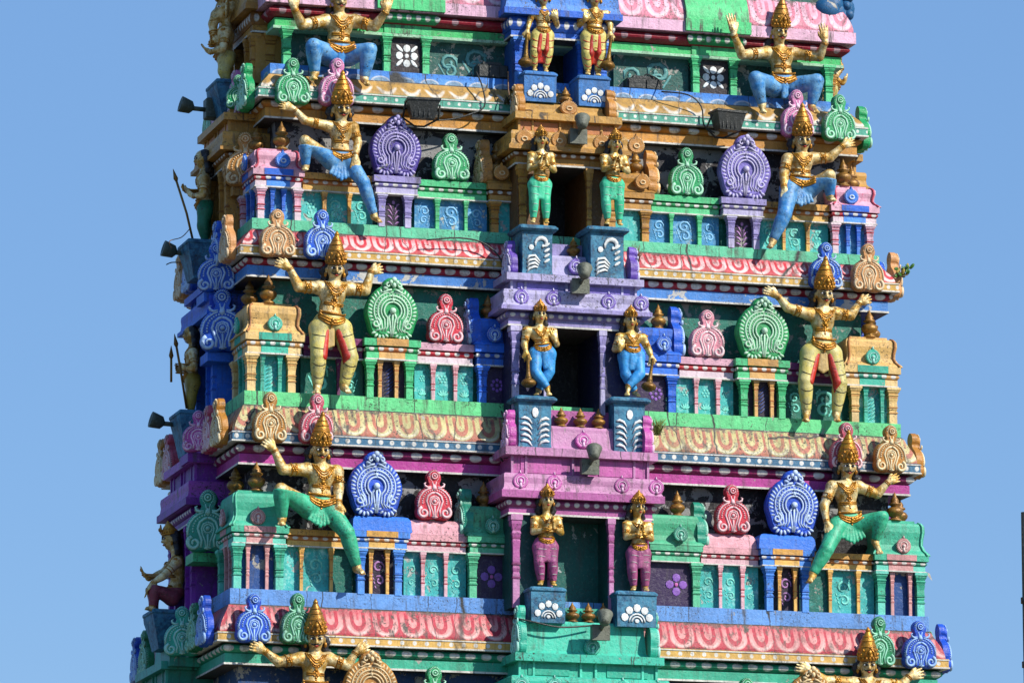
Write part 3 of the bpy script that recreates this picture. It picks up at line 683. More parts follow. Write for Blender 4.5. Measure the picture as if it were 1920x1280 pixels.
BAYY = {}
LV = {  # levels in pixels at u=1090: front block top, slab top, slab bottom, roof top, roof bottom, lip bottom, roll bottom, arch bottom
 2: ('ochre', 192, 217, 230, 253, 283, 290, 300, 315, 962+8, 1033, 966),
 3: ('lilac', 475, 519, 532, 550, 583, 590, 603, 617, 958, 1033, 953),
 4: ('mag2', 795, 843, 858, 893, 927, 940, 955, 969, 957, 1040, 948),
 5: ('turq', 1161, 1227, 1242, 1270, 1310, 1325, 1340, 1360, 960, 1040, 950)}
for n, (sc, fb, s1, s0, rt, rb, lip, ro, ar, uf, uo, us) in LV.items():
    Yb = YL[n]-.30; z = lambda v: at(1090, v, Yb).z
    zz = dict(fb=z(fb), s1=z(s1), s0=z(s0), rt=z(rt), rb=z(rb), lip=z(lip), roll=z(ro), arch=z(ar), sill=ZL[n]-.05 if n > 4 else ZL[n]-.02)
    FR = {2: (970, 1160, 966, 1166), 3: (956, 1199, 951, 1208), 4: (957, 1222, 950, 1235), 5: (971, 1238, 967, 1246)}[n]
    xl, xr = at(FR[0], s0, Yb).x, at(FR[1], s0, Yb).x; BX = (xl+xr)/2
    w = dict(cx=BX, frz=(xr-xl)/2, open={2: .22, 3: .29, 4: .31, 5: .34}[n], slab=(at(FR[3], s1, Yb).x-at(FR[2], s1, Yb).x)/2)
    print('bay', n, w, zz)
    op = ('dark', .2, .9) if n != 4 else ('teal', .2, .42)
    b = bay(n, Matrix.Translation((w['cx'], Yb, 0)), w, zz, sc, open_=op); b['label'] = {2: 'ochre doorway', 3: 'lilac doorway', 4: 'pink niche with dark green back', 5: 'turquoise bay'}[n]
    BAYY[n] = (Yb, zz, w)
# topmost doorway, blue
Yb = YL[1]-.22; z = lambda v: at(1040, v, Yb).z
zz = dict(roll=z(60), arch=z(74), lip=z(35), rt=z(-40), rb=z(24), sill=ZL[1]-.02, s0=z(-50), s1=z(-60), fb=z(-70))
BAYY[1] = (Yb, zz, dict(cx=at(1053, 50, Yb).x, frz=(at(1145, 50, Yb).x-at(962, 50, Yb).x)/2, open=.2, slab=.7))
b = bay(1, Matrix.Translation((BAYY[1][2]['cx'], Yb, 0)), BAYY[1][2], zz, 'blue', open_=('dark', .2, .6), frieze=False); b['label'] = 'blue doorway'
# side bays on both flanks
for sgn in (-1, 1):
    for n, sc in ((1, 'ochre'), (2, 'ochre'), (3, 'blue2'), (4, 'mag3'), (5, 'teal2')):
        if sc == 'mag3': S['mag3'] = cset('deep_purple', '#7a2a9a', '#6a2088', '#8a3aa8'); FRZ['mag3'] = P_('frieze_purple', '#6a2088'); SLABC['mag3'] = '#a04cae'
        if sc == 'blue2': FRZ['blue2'] = P_('frieze_deep_blue', '#2a4cb0'); SLABC['blue2'] = '#3458c8'
        if sc == 'teal2': S['teal2'] = cset('sea_teal', '#28907e', '#1c7466', '#38a08c'); FRZ['teal2'] = P_('frieze_sea', '#1c7466'); SLABC['teal2'] = '#2f9c8c'
        yc = (YL[n]+BK[n])/2; X = sgn*(HW[n]+({1: .12, 2: .14, 3: .14, 4: .15, 5: .22}[n] if sgn < 0 else .02))
        M = Matrix.Translation((X, yc, 0)) @ Matrix.Rotation(-math.pi/2 if sgn < 0 else math.pi/2, 4, 'Z')
        zz = dict(BAYY[n][1]); w = dict(frz=.58, open=.22, slab=.62)
        b = bay(n, M, w, zz, sc, open_=('dark', .2, .8), frieze=n > 1, side=True)
# ------------------------------------------------------------- ornaments
def arc(cx, cz, r, a0, a1, n=16, y=0, rz=None):
    return [(cx+r*math.cos(R(a0+(a1-a0)*i/n)), y, cz+(rz or r)*math.sin(R(a0+(a1-a0)*i/n))) for i in range(n+1)]
def spiral(cx, cz, r, a0, turns, n=16, y=0, s=1, k=.82):
    return [(cx+r*(1-k*i/n)*math.cos(R(a0)+s*2*math.pi*turns*i/n), y, cz+r*(1-k*i/n)*math.sin(R(a0)+s*2*math.pi*turns*i/n)) for i in range(n+1)]
def mirror(pts, s): return [(p[0]*s, p[1], p[2]) for p in pts]
def smoothout(half, n=3):
    pts = half+[(-x, z) for x, z in half[::-1][1:-1]] if half[0][0] == 0 else half
    for _ in range(1):
        q = []
        for i in range(len(pts)):
            a, b = pts[i], pts[(i+1) % len(pts)]; q += [(a[0]*.75+b[0]*.25, a[1]*.75+b[1]*.25), (a[0]*.25+b[0]*.75, a[1]*.25+b[1]*.75)]
        pts = q
    return pts
def scroll_meshes():       # small plaque with two scrolls, arch and knob: .40 wide, .53 high
    half = [(0, .015), (.04, 0), (.13, -.005), (.185, .03), (.20, .085), (.185, .125), (.196, .18), (.185, .24), (.15, .30), (.085, .345), (.065, .37), (.06, .40), (.078, .43), (.076, .475), (.045, .515), (0, .535)]
    b = MB(); b.prism(smoothout(half), 0, -.085, 0, .93, -.06, (0, .2))
    b.ell((0, -.085, .455), .05, .018, .05, 0, 12, 6); b.prism([(x*.86, z*.9+.02) for x, z in smoothout(half)], -.08, -.093, 0, .97, -.088, (0, .2))
    r = MB(); y = -.092
    for s in (-1, 1):
        r.tube(mirror(spiral(.118, .068, .060, 70, 1.35, 18, y, -1), s), [.019-.009*i/18 for i in range(19)], 0, 6)
        r.tube(mirror([(.06, y, .03), (.052, y, .09), (.07, y, .14), (.088, y, .19), (.07, y, .245), (.03, y, .275), (0, y, .282)], s), .012, 0, 6)
        r.tube(mirror([(.015, y, .02), (.022, y, .08), (.045, y, .14), (.055, y, .19), (.04, y, .23), (0, y, .245)], s), .008, 0, 5)
        r.tube(mirror([(.178, y+.01, .125), (.172, y, .18), (.155, y, .24), (.12, y, .285), (.075, y, .315), (.035, y, .33)], s), .009, 0, 5)
        r.tube(mirror([(.035, y, .345), (.07, y, .335), (.10, y, .35), (.108, y, .375), (.09, y, .385)], s), [.006, .012, .013, .009, .005], 0, 6)
        for i in range(13):         # serrated rim
            a = R(-18+i*8.2); c, q = math.cos(a), math.sin(a)
            r.tube([(s*c*.158, y+.004, .175+q*.158), (s*c*.188, y+.016, .175+q*.178)], .0065, 0, 4)
        for i in range(9):
            a = R(-6+i*10.5); r.ell((s*math.cos(a)*.130, y, .18+math.sin(a)*.128), .0095, .012, .0095, 0, 6, 4)
        r.tube(mirror([(0, y-.004, .30), (.018, y-.004, .325), (.012, y-.002, .36), (.022, y, .40)], s), .006, 0, 5)
    r.tube([(0, y, .31), (0, y-.006, .33), (0, y, .372)], [.02, .026, .004], 0, 8, True, .5)
    r.tube([(0, y, .01), (0, y, .07), (0, y, .14)], [.018, .008, .012], 0, 6)
    r.tube([(-.03, y, .02), (0, y-.004, .03), (.03, y, .02)], .009, 0, 5)
    r.tube(arc(0, .19, .036, 0, 360, 14, y), .007, 0, 5); r.ell((0, y, .19), .021, .02, .021, 0, 10, 6)
    for i in range(16):
        a = R(i*22.5); r.tube([(math.cos(a)*.038, y, .19+math.sin(a)*.038), (math.cos(a)*.052, y, .19+math.sin(a)*.052)], .004, 0, 4)
    r.tube(arc(0, .455, .028, 0, 360, 12, y-.012), .007, 0, 5); r.ell((0, y-.014, .455), .012, .012, .012, 0, 8, 5)
    for i in range(18):
        a = R(-50+i*280/17); r.tube([(math.cos(a)*.044, y-.004, .455+math.sin(a)*.05), (math.cos(a)*.066, y+.012, .455+math.sin(a)*.068)], .005, 0, 4)
    return b, r
def crest_meshes():        # large round plaque with lion crest: .58 wide, .68 high
    half = [(0, .03), (.03, .0), (.12, -.01), (.20, .02), (.225, .06), (.245, .10), (.262, .17), (.29, .24), (.292, .31), (.265, .40), (.225, .47), (.17, .535), (.115, .565), (.11, .60), (.075, .65), (0, .675)]
    b = MB(); b.prism(smoothout(half), 0, -.10, 0, .93, -.07, (0, .3)); b.prism([(x*.78, z*.82+.04) for x, z in smoothout(half)], -.095, -.108, 0, .97, -.1, (0, .3))
    r = MB(); y = -.106; cz = .30
    for k, (q, t) in enumerate(((.205, .010), (.165, .011), (.128, .009), (.095, .010))):
        for s in (-1, 1):
            e = -35-6*k
            pts = [(p[0]*s, p[1], p[2]) for p in arc(0, cz, q, 90, e, 14, y-.004*k)]
            f = [(s*(.05+.028*(3-k)), y, .13-.012*(3-k)), (s*(.075+.035*(3-k)), y, .075)]
            r.tube(pts+f, t, 0, 6)
    for s in (-1, 1):
        for i in range(16):
            a = R(95-i*9.4); c, q = math.cos(a), math.sin(a)
            r.ell((s*c*.243, y+.012, cz+q*.243), .034, .016, .013, 0, 7, 4, Matrix.Rotation(-(a if s > 0 else math.pi-a)-.35*s, 3, 'Y'))
        for i in range(12):
            a = R(88-i*10.5); r.ell((s*math.cos(a)*.184, y, cz+math.sin(a)*.184), .009, .012, .009, 0, 5, 4)
        for i in range(14):
            a = R(90-i*9.5); r.tube([(s*math.cos(a)*.138, y, cz+math.sin(a)*.138), (s*math.cos(a)*.155, y, cz+math.sin(a)*.155)], .005, 0, 4)
        r.tube(mirror(spiral(.178, .155, .052, 100, 1.2, 16, y-.004, 1), s), [.014-.008*i/16 for i in range(17)], 0, 6)
        for i in range(6):
            a = R(-165+i*28); r.ell((s*(.12+math.cos(a)*.085), y+.006, .085+math.sin(a)*.075), .030, .013, .014, 0, 7, 4, Matrix.Rotation(-(a if s > 0 else math.pi-a), 3, 'Y'))
        r.tube(mirror([(.008, y, .02), (.018, y, .10), (.028, y, .18), (.04, y, .235), (.02, y-.01, .27)], s), [.010, .012, .012, .013, .012], 0, 6)
        r.tube(mirror(spiral(.06, .575, .034, 180, 1.1, 10, y-.02, -1), s), .011, 0, 6)
        r.ell((s*.035, y-.03, .61), .022, .02, .024, 0, 8, 6); r.ell((s*.085, y-.006, .545), .03, .02, .018, 0, 8, 5)
        r.tube(mirror([(.02, y-.02, .53), (.06, y-.012, .52), (.10, y-.004, .495), (.13, y, .50)], s), [.012, .012, .01, .005], 0, 6)
    r.ell((0, y-.035, .575), .022, .022, .03, 0, 8, 6); r.ell((0, y-.03, .64), .03, .02, .028, 0, 8, 6)
    r.ell((0, y-.02, .30), .036, .03, .036, 0, 10, 6); r.ell((0, y-.012, .42), .018, .016, .022, 0, 8, 5); r.ell((0, y-.012, .46), .013, .014, .016, 0, 8, 5)
    r.tube([(0, y, .02), (0, y-.008, .14), (0, y-.01, .26)], [.012, .008, .013], 0, 6)
    return b, r
def medallion_meshes():    # drop-shaped medallion: .19 wide, centre at origin
    out = [(.085*math.sin(a)*(1-.12*max(0, math.cos(a))), .083*math.cos(a)+(.028 if i == 0 else 0)) for i, a in enumerate([2*math.pi*k/24 for k in range(24)])]
    b = MB(); b.prism(out, 0, -.035, 0, .9, -.022, (0, 0)); r = MB()
    for i in range(26):
        a = R(-250+i*320/25); c, q = math.cos(a), math.sin(a)
        r.tube([(c*.052, -.036, q*.052), (c*.083, -.026, q*.081)], .0046, 0, 4)
    r.tube(arc(0, 0, .042, -60, 240, 14, -.037), .006, 0, 5); r.ell((0, -.038, -.004), .02, .018, .02, 0, 10, 6)
    r.tube([(0, -.037, -.02), (0, -.037, -.07)], [.012, .018], 0, 6); r.tube([(0, -.03, .08), (0, -.03, .11)], [.012, .003], 0, 5)
    return b, r
def simple_medallion():
    out = [(.085*math.sin(a)*(1-.12*max(0, math.cos(a))), .083*math.cos(a)+(.035 if i == 0 else 0)) for i, a in enumerate([2*math.pi*k/24 for k in range(24)])]
    b = MB(); b.prism(out, 0, -.035, 0, .88, -.02, (0, 0)); r = MB()
    for i in range(26):
        a = R(-250+i*320/25); c, q = math.cos(a), math.sin(a); r.tube([(c*.062, -.034, q*.062), (c*.084, -.022, q*.082)], .0045, 0, 4)
    r.tube(arc(0, -.01, .026, 0, 360, 12, -.038, .02), .008, 0, 5)
    return b, r
OM = {}
ORN = {'scroll': (scroll_meshes, 'plaque_body', 'carved_ridges'), 'crest': (crest_meshes, 'plaque_body', 'carved_ridges'), 'medallion': (medallion_meshes, 'disc', 'carved_ribs'), 'drop': (simple_medallion, 'disc', 'carved_ribs')}
OCOL = {'green': ('#1f9a5e', '#8fd8ae'), 'pink': ('#c878a8', '#e4b8d0'), 'tan': ('#c8925c', '#dcbc88'), 'blue': ('#1458c4', '#8fb8ec'), 'gold': ('#b07a30', '#e0c890'), 'red': ('#c22840', '#e2a8b0'),
        'purple': ('#4a3a90', '#9c90d0'), 'lilac': ('#8074c0', '#b4acdc'), 'bgreen': ('#1f9a58', '#a8dcb4'), 'bblue': ('#1850c0', '#a8c4ec'), 'rose': ('#c05068', '#e0b0b4'), 'rosep': ('#cf8898', '#e0bcc0'),
        'btan': ('#b98440', '#dcb878'), 'aqua': ('#2fa890', '#80d0c0'), 'ochre': ('#b5803c', '#d8b070'), 'sky': ('#2a70c8', '#c0d4ea'), 'dusty': ('#b88080', '#dcb8b0'), 'jade': ('#229078', '#7cccb0'), 'violet': ('#6c50b0', '#c0b8e0'), 'orchid': ('#b850a0', '#e0a8d0'), 'deepblue': ('#1850c0', '#78a8e4'), 'dgreen': ('#1c7c50', '#6cc09a')}
def orn(kind, colr, loc, rz=0, sc=1., label='', cat=None, group=None, parent=None):
    name = {'scroll': 'scroll_plaque', 'crest': 'crest_plaque', 'medallion': 'medallion', 'drop': 'medallion'}[kind]
    k = (kind, colr)
    if k not in OM:
        b, r = ORN[kind][0](); h1, h2 = OCOL[colr]; h2 = '#'+''.join('%02x' % int(int(h2[i:i+2], 16)*.68+225*.32) for i in (1, 3, 5))
        m1 = P_('ornament_'+colr, h1, streak=.25, rough=.42, mould=.35 if colr != 'purple' else 1.3); m2 = P_('ridge_'+colr, h2, rgb2=L(h1), lo=.56, streak=.2, rough=.45, bump=.2, mould=.4)
        OM[k] = (b.build('m', m1, link=False), r.build('m', m2, link=False))
    bm_, rm_ = OM[k]
    if parent is not None:
        o = bpy.data.objects.new(name, bm_); col.objects.link(o); o.parent = parent; o.location = Vector(loc)-TOFF
    else:
        o = empty(name, loc, rz, label, cat, group); q = bpy.data.objects.new(ORN[kind][1], bm_); col.objects.link(q); q.parent = o
    sc = tuple((sc if not isinstance(sc, tuple) else sc[i])*rnd.uniform(.965, 1.035) for i in range(3)); o.rotation_euler = (rnd.uniform(-.03, .03), rnd.uniform(-.028, .028), rz+rnd.uniform(-.04, .04)); o.scale = sc
    q = bpy.data.objects.new(ORN[kind][2], rm_); col.objects.link(q); q.parent = o
    return o
cname = {'green': 'green', 'pink': 'pink', 'tan': 'tan', 'blue': 'blue', 'gold': 'golden brown', 'red': 'red and pink', 'purple': 'dark purple grimy', 'lilac': 'clean lilac', 'bgreen': 'green', 'bblue': 'blue', 'btan': 'tan', 'rosep': 'pale pink', 'dgreen': 'dark green', 'deepblue': 'deep blue', 'rose': 'rose pink'}
TN = {1: 'top tier', 2: 'second tier', 3: 'third tier', 4: 'fourth tier', 5: 'lowest tier'}
LN = {1: 'ochre top cornice', 2: 'red cornice', 3: 'sand cornice', 4: 'crimson cornice'}
GP = 'scroll plaques standing on the cornices'
# two plaques near each end of every cornice, on the front and on both flanks
KPL = {1: (((547, 198), 'green'), ((628, 201), 'pink')), 2: (((518, 483), 'tan'), ((601, 487), 'blue')), 3: (((503, 830), 'gold'), ((590, 833), 'rose')), 4: (((472, 1205), 'deepblue'), ((555, 1208), 'dgreen'))}
KRT = {3: ('rose', 'pink')}
for n, lst in KPL.items():
    Y = YL[n]-.17
    for k, ((u, v), c) in enumerate(lst):
        p = at(u, v, Y)
        for sx in (-1, 1):
            cc = c
            orn('scroll', cc, (p.x*-sx, Y, p.z), 0, (.94, 1, .97), f"{cname[cc]} scroll plaque on the {LN[n]}, {'outer' if k == 0 else 'inner'} one at its {'left' if sx == 1 else 'right'} end", 'plaque', GP)
        X = HW[n]+.17
        for sx in (-1, 1):
            for e in (0, 1):
                if sx == 1 and e == 1: continue
                y = YL[n]+(.17, .62)[k] if e == 0 else BK[n]-(.12, .52)[k]
                orn('scroll', c, (sx*X, y, p.z), sx*math.pi/2, (.94, 1, .97), f"edge-on {cname[c]} scroll plaque, {('near' if e == 0 else 'far')} end of {'left' if sx < 0 else 'right'} flank, on the {LN[n]}", 'plaque', GP)
# plaques standing on the parapets
for n, ci, cb in ((2, ('green', 'green'), ('purple', 'lilac')), (3, ('red', 'rosep'), ('bgreen', 'bgreen')), (4, ('red', 'red'), ('bblue', 'bblue')), (5, ('green', 'green'), ('btan', 'btan'))):
    Y = YL[n]; zt = INFO[n][0]
    us, ub = {2: ((846, 340), (740, 328)), 3: ((834, 645), (732, 637)), 4: ((813, 975), (703, 965)), 5: ((813, 1345), (695, 1345))}[n]
    for i, sx in enumerate((-1, 1)):
        sd = 'left' if sx < 0 else 'right'
        p = at(us[0], us[1], Y+.06)
        orn('scroll', ci[i], (-p.x*-sx*-1 if False else abs(p.x)*sx, Y+.10, zt+({4: .16}.get(n, .004))), 0, 1.0, f'{cname[ci[i]]} scroll plaque on the parapet, {TN[n]}, {sd} of the doorway', 'plaque', 'scroll plaques standing on the parapets')
        p = at(ub[0], ub[1], Y)
        orn('crest', cb[i], (abs(p.x)*sx, Y+.06, zt+({4: .17, 2: .01}.get(n, .006))), 0, (1, 1, 1.0), f'{cname[cb[i]]} crested round plaque, {TN[n]} parapet, {sd} of the doorway', 'plaque', 'large crested plaques on the parapets')
# medallions on the pavilion roofs (parts of the tower), side-facing plaques, finials
MEDC = {2: ('sky', 'ochre', 'ochre', 'drop'), 3: ('aqua', 'blue', 'violet', 'medallion'), 4: ('dusty', 'jade', 'orchid', 'medallion'), 5: ('aqua', 'aqua', 'aqua', 'medallion')}
def finial_mesh():
    b = MB(); k = .01
    pr = [(7.5, 0), (8, 1.5), (6, 3), (4.5, 4), (7, 6), (9.5, 9), (10, 12), (8, 15), (5, 16.5), (4.2, 17.5), (7.2, 19), (7.2, 20.5), (4.5, 22), (5.2, 24), (3.8, 26.5), (2.6, 28), (1.4, 31), (.3, 34)]
    b.lathe((0, 0, 0), [(r*k, z*k) for r, z in pr], 0, 18); return b.build('finial', P_('finial_bronze', '#a67c30', rgb2=L('#7a5420'), metal=.35, rough=.42, chip=0, mould=.4, spec=.5), link=False)
FM = finial_mesh()
def finial(loc, sc, label):
    o = bpy.data.objects.new('finial', FM); col.objects.link(o); o.location = loc; o.scale = (sc, sc, sc) if not isinstance(sc, tuple) else sc
    tag(o, label, 'finial', 'bronze pot finials')
for n in (2, 3, 4):
    cpav, cdor, cbay, kd = MEDC[n]; Y = YL[n]
    for sx in (1, -1):
        sd = 'left' if sx == 1 else 'right'
        a, b, zt, rz = INFO[(n, sx, 'pav')]
        um = {2: 527, 3: 515, 4: 486}[n]; xm = at(um, 600, Y).x*sx
        orn('drop' if n == 2 else 'medallion', cpav, (xm, Y-.0, zt+.10), 0, .98, parent=ST[n])
        orn('drop' if n == 2 else 'medallion', cpav, (-sx*(HW[n]-.0), Y+.3, zt+.11), -sx*math.pi/2, .95, parent=ST[n])
        fx = [at(u, 560, Y+.3).x for u in {2: (519, 497), 3: (497, 478), 4: (478, 462)}[n]]
        fy = (.16, .44); fx[1] = -HW[n]+.15
        for k in (0, 1): finial((fx[k]*sx, Y+fy[k], rz+.028), .92, f'{("nearer", "farther")[k]} bronze pot finial on the {sd} corner pavilion roof, {TN[n]}')
        a, b, zt, rz = INFO[(n, sx, 'dor')]
        ud = {2: 938, 3: 925, 4: 922}[n]
        orn('drop' if n == 2 else 'medallion', cdor, (at(ud, 600, Y).x*sx, Y-.03, zt+.11), 0, 1, parent=ST[n])
        uf = {2: 927, 3: 911, 4: 903}[n]
        finial((at(uf, 600, Y+.25).x*sx, Y+.17, rz), .82, f'bronze pot finial just {sd} of the doorway, {TN[n]}')
        # shell plaque facing sideways beside the doorway
        us = {2: 910, 3: 890, 4: 874}[n]; c3 = {2: 'ochre', 3: 'blue', 4: 'jade'}[n]
        x = at(us, 600, Y+.1).x
        orn('scroll', c3, ((x+.05)*sx, Y+.16, zt-.0), -sx*math.pi/2, (.82, 1.25, .95 if n != 3 else 1.02), f"{ {2: 'ochre', 3: 'blue', 4: 'green'}[n]} edge-on scroll plaque just {sd} of the doorway, {TN[n]} parapet", 'plaque', 'side-facing plaques beside the doorways')
for n in (3, 4, 5):      # medallions on the door bays
    Yb, zz, w = BAYY[n]; c = MEDC[n][2]
    for u in {3: (975, 1035, 1138, 1199), 4: (973, 1036, 1162, 1226), 5: (975, 1036, 1162, 1226)}[n]:
        orn('medallion', c, (at(u, 570, Yb).x, Yb-.03, (zz['rt']+zz['rb'])/2+.01), 0, 1.0, parent=ST[n])
Yb, zz, w = BAYY[2]
for u in (980, 1046, 1125, 1190): orn('drop', 'ochre', (at(u, 270, Yb).x, Yb-.03, (zz['rt']+zz['rb'])/2), 0, 1.12, parent=ST[2])
for n, u, v in ((2, 1066, 203), (3, 1080, 500), (4, 1093, 826), (5, 1110, 1213)):
    Yb = BAYY[n][0]; p = at(u, v, Yb+.12); orn('drop' if n == 2 else 'medallion', MEDC[n][2], (p.x, Yb+.13, p.z), 0, (1.15, 1, .95) if n == 2 else 1.05, parent=ST[n])
# side-facing plaques at the ends of each pediment
for n, c in ((2, 'ochre'), (3, 'violet'), (4, 'orchid'), (5, 'aqua')):
    Yb, zz, w = BAYY[n]
    for sx in (-1, 1):
        orn('scroll', c, (w['cx']+sx*(w['slab']-.13), Yb+.14, zz['s1']+.0), sx*math.pi/2, (.62, 1.0, {2: .62, 3: .7, 4: .78, 5: .95}[n]), f"{ {2: 'ochre', 3: 'lilac', 4: 'pink', 5: 'turquoise'}[n]} edge-on scroll plaque at {'left' if sx < 0 else 'right'} end of pediment below {TN[n-1]} doorway", 'plaque', 'side-facing plaques under the doorways')
# finials on the doorway sills
for n, pts in ((1, ((1060, 183),)), (2, ((1075, 472),)), (3, ((1052, 788), (1088, 790), (1122, 791))), (4, ((1073, 1155), (1103, 1158), (1131, 1158)))):
    for k, (u, v) in enumerate(pts):
        p = at(u, v, BAYY[n+1][0]+.225)
        finial((p.x, p.y, BAYY[n+1][1]['fb']+.0), (.75, .75, .62), f"bronze pot finial on the doorsill, {TN[n]}"+(f", {('left', 'middle', 'right')[k]} of three" if len(pts) > 1 else ''))
for (u, v, Yq, c, sc_, lab) in ((463, 350, 1.05, 'ochre', 1.1, 'ochre scroll plaque in shade between the pink pavilion and the left flank bay'), (407, 548, 1.1, 'blue', 1.0, 'blue shaded scroll plaque on the left flank above the blue bay'),
        (420, 660, 1.0, 'blue', 1.25, 'tall blue shaded scroll plaque beside the yellow pavilion on the left flank'), (373, 848, 1.1, 'orchid', .85, 'purple shaded scroll plaque on the left flank above the purple bay'),
        (392, 1035, .85, 'jade', 1.2, 'green shaded scroll plaque left of the green corner pavilion'), (343, 1230, 1.0, 'aqua', 1.0, 'turquoise shaded scroll plaque low on the left flank'), (448, 205, 1.25, 'green', .7, 'small green scroll plaque behind the topmost left cornice corner')):
    p = at(u, v, Yq); orn('scroll', c, p, R(-18), sc_, lab, 'plaque', 'front-facing plaques on the left flank')
    mb = MB(); mb.box(p.x-.14*sc_, p.x+.30, Yq+.0, Yq+.35, p.z-.10, p.z-.004, 0); part(mb, 'flank_bracket', S.get({'ochre': 'ochre', 'blue': 'blue2', 'orchid': 'mag3', 'jade': 'green', 'aqua': 'teal2', 'green': 'ochre'}[c])[0], tower)
# left flank
for n in (1, 2, 3, 4, 5):
    pass
# ------------------------------------------------------------- pedestals
PB = P_('pedestal_blue', '#22587a', rgb2=L('#3a7a98'), streak=.4, mould=.5, bump=.7, rough=.6); PB2 = P_('pedestal_sky', '#3a78b8', streak=.4, mould=.5, bump=.7, rough=.6)
PED = {}
for n, lst in {1: ((981, 1047, 133, 190), (1083, 1147, 141, 199)), 2: ((973, 1048, 421, 513), (1101, 1182, 424, 520)), 3: ((966, 1046, 741, 838), (1145, 1222, 744, 848)), 4: ((994, 1064, 1099, 1166), (1155, 1235, 1107, 1174))}.items():
    Yf = BAYY[n][0]-(.32 if n == 2 else .20)
    for k, (u0, u1, v0, v1) in enumerate(lst):
        dpt = .34+(.12 if n == 2 else 0)
        a, b = at(u0, v0, Yf), at(u1, v1, Yf); x0, x1 = a.x, b.x; z1 = at((u0+u1)/2, v0, Yf).z; z0 = at((u0+u1)/2, v1, Yf).z
        t = .035 if n in (2, 3) else .012
        root = empty('statue_pedestal', ((x0+x1)/2, Yf+.2, z0), 0, f"{'sky blue' if n == 1 else 'slate blue'} pedestal with white {'half daisy' if n in (1, 4) else ('leaf spray' if n == 2 else 'feather plume')}, {'left' if k == 0 else 'right'} of the doorway, {TN[n]}", 'pedestal', 'pedestals under the doorway statues')
        M = Matrix.Translation((-(x0+x1)/2, -(Yf+.2), -z0)); mb = MB(M)
        h = z1-z0
        pr = [(-t-.012, z1-.06), (-t-.02, z1-.1), (-t-.022, z0+.05), (-t-.015, z0)] if n in (2, 3) else [(-.015, z1-.04), (-.02, z0)]
        sweep(mb, 0, Yf, Yf+dpt, pr, 0, x0=x0, x1=x1)
        mb.build('pedestal_block', PB2 if n == 1 else PB, root)
        mb = MB(M); mb.box(x0, x1, Yf, Yf+dpt, z1-.062, z1, 0, b=.022); mb.build('pedestal_cap', PB2 if n == 1 else PB, root)
        mb = MB(M); ww = (x1-x0); mk = {1: 'half', 4: 'half', 2: 'spray', 3: 'plume'}[n]
        motif(mb, mk, (x0+x1)/2+(.02 if n == 2 else 0), Yf+t+.013 if n in (2, 3) else Yf+.012, z0+.02, z1-.07, ww*.92, 0); mb.build('painted_motif', MWH, root)
        PED[(n, k)] = ((x0+x1)/2, Yf, z1)
# ------------------------------------------------------------- floodlights and small fittings
GRY = paint('fitting_grey', L('#6a6e62'), chip=0, rough=.55, mould=.5); BLK = paint('fitting_black', (.03, .033, .032), chip=0, rough=.4); DGR = paint('fitting_dark_green', L('#4a564c'), chip=0, rough=.5, mould=.4); GLS = paint('lamp_glass', (.10, .11, .11), chip=0, rough=.12, bump=0, streak=0, mould=0)
def spot(u, v, Y, label, rz=0, flip=1, mat=GRY):
    p = at(u, v, Y); o = empty('spotlight', p, rz, label, 'spotlight', 'grey spotlights on junction boxes')
    mb = MB(); mb.box(-.09, .09, -.05, .04, -.12, .03, 0, b=.008); mb.box(-.095, .095, -.062, -.045, -.125, .035, 0); mb.build('junction_box', mat, o)
    mb = MB(); c = Vector((.01*flip, -.15, .08)); M = Matrix.Rotation(R(-35), 3, 'X') @ Matrix.Rotation(R(12*flip), 3, 'Y')
    mb.lathe(c, [(.035, -.07), (.055, -.05), (.075, .04), (.085, .07), (.078, .07), (.06, .03), (.0, .02)], 0, 16, True, False, M)
    mb.tube([(0, -.05, -.02), (0, -.10, .0), c+Vector((0, .0, -.05))], .016, 0, 6); mb.build('lamp_cup', mat, o)
    return o
spot(1082, 250, BAYY[2][0]-.10, 'grey cup spotlight on a box above the ochre doorway')
spot(1086, 530, BAYY[3][0]-.10, 'grey cup spotlight on a box above the lilac doorway')
spot(1104, 868, BAYY[4][0]-.08, 'grey cup spotlight on a box on the pink frieze')
spot(1124, 1178, BAYY[5][0]-.0, 'grey cup spotlight on a box on the turquoise pediment')
for (u, v, lab) in ((370, 205, 'topmost grey spotlight sticking out of the left flank'), (338, 475, 'grey spotlight sticking out of the left flank beside the blue bay pedestal'), (315, 795, 'grey spotlight sticking out of the left flank above the purple bay')):
    Y = 1.9; p = at(u, v, Y); o = empty('spotlight', p, 0, lab, 'spotlight', 'spotlights on the left flank')
    mb = MB(); mb.box(.08, .24, -.08, .08, -.10, .12, 0, b=.01); mb.build('junction_box', DGR, o)
    mb = MB(); mb.tube([(.1, 0, 0), (-.08, -.03, .0)], .026, 0, 8); mb.lathe((-.05, -.03, -.0), [(.03, -.0), (.07, .03), (.085, .12), (.088, .15), (.07, .15), (.0, .12)], 0, 14, True, False, Matrix.Rotation(R(-75), 3, 'Y')); mb.build('lamp_cup', DGR, o)
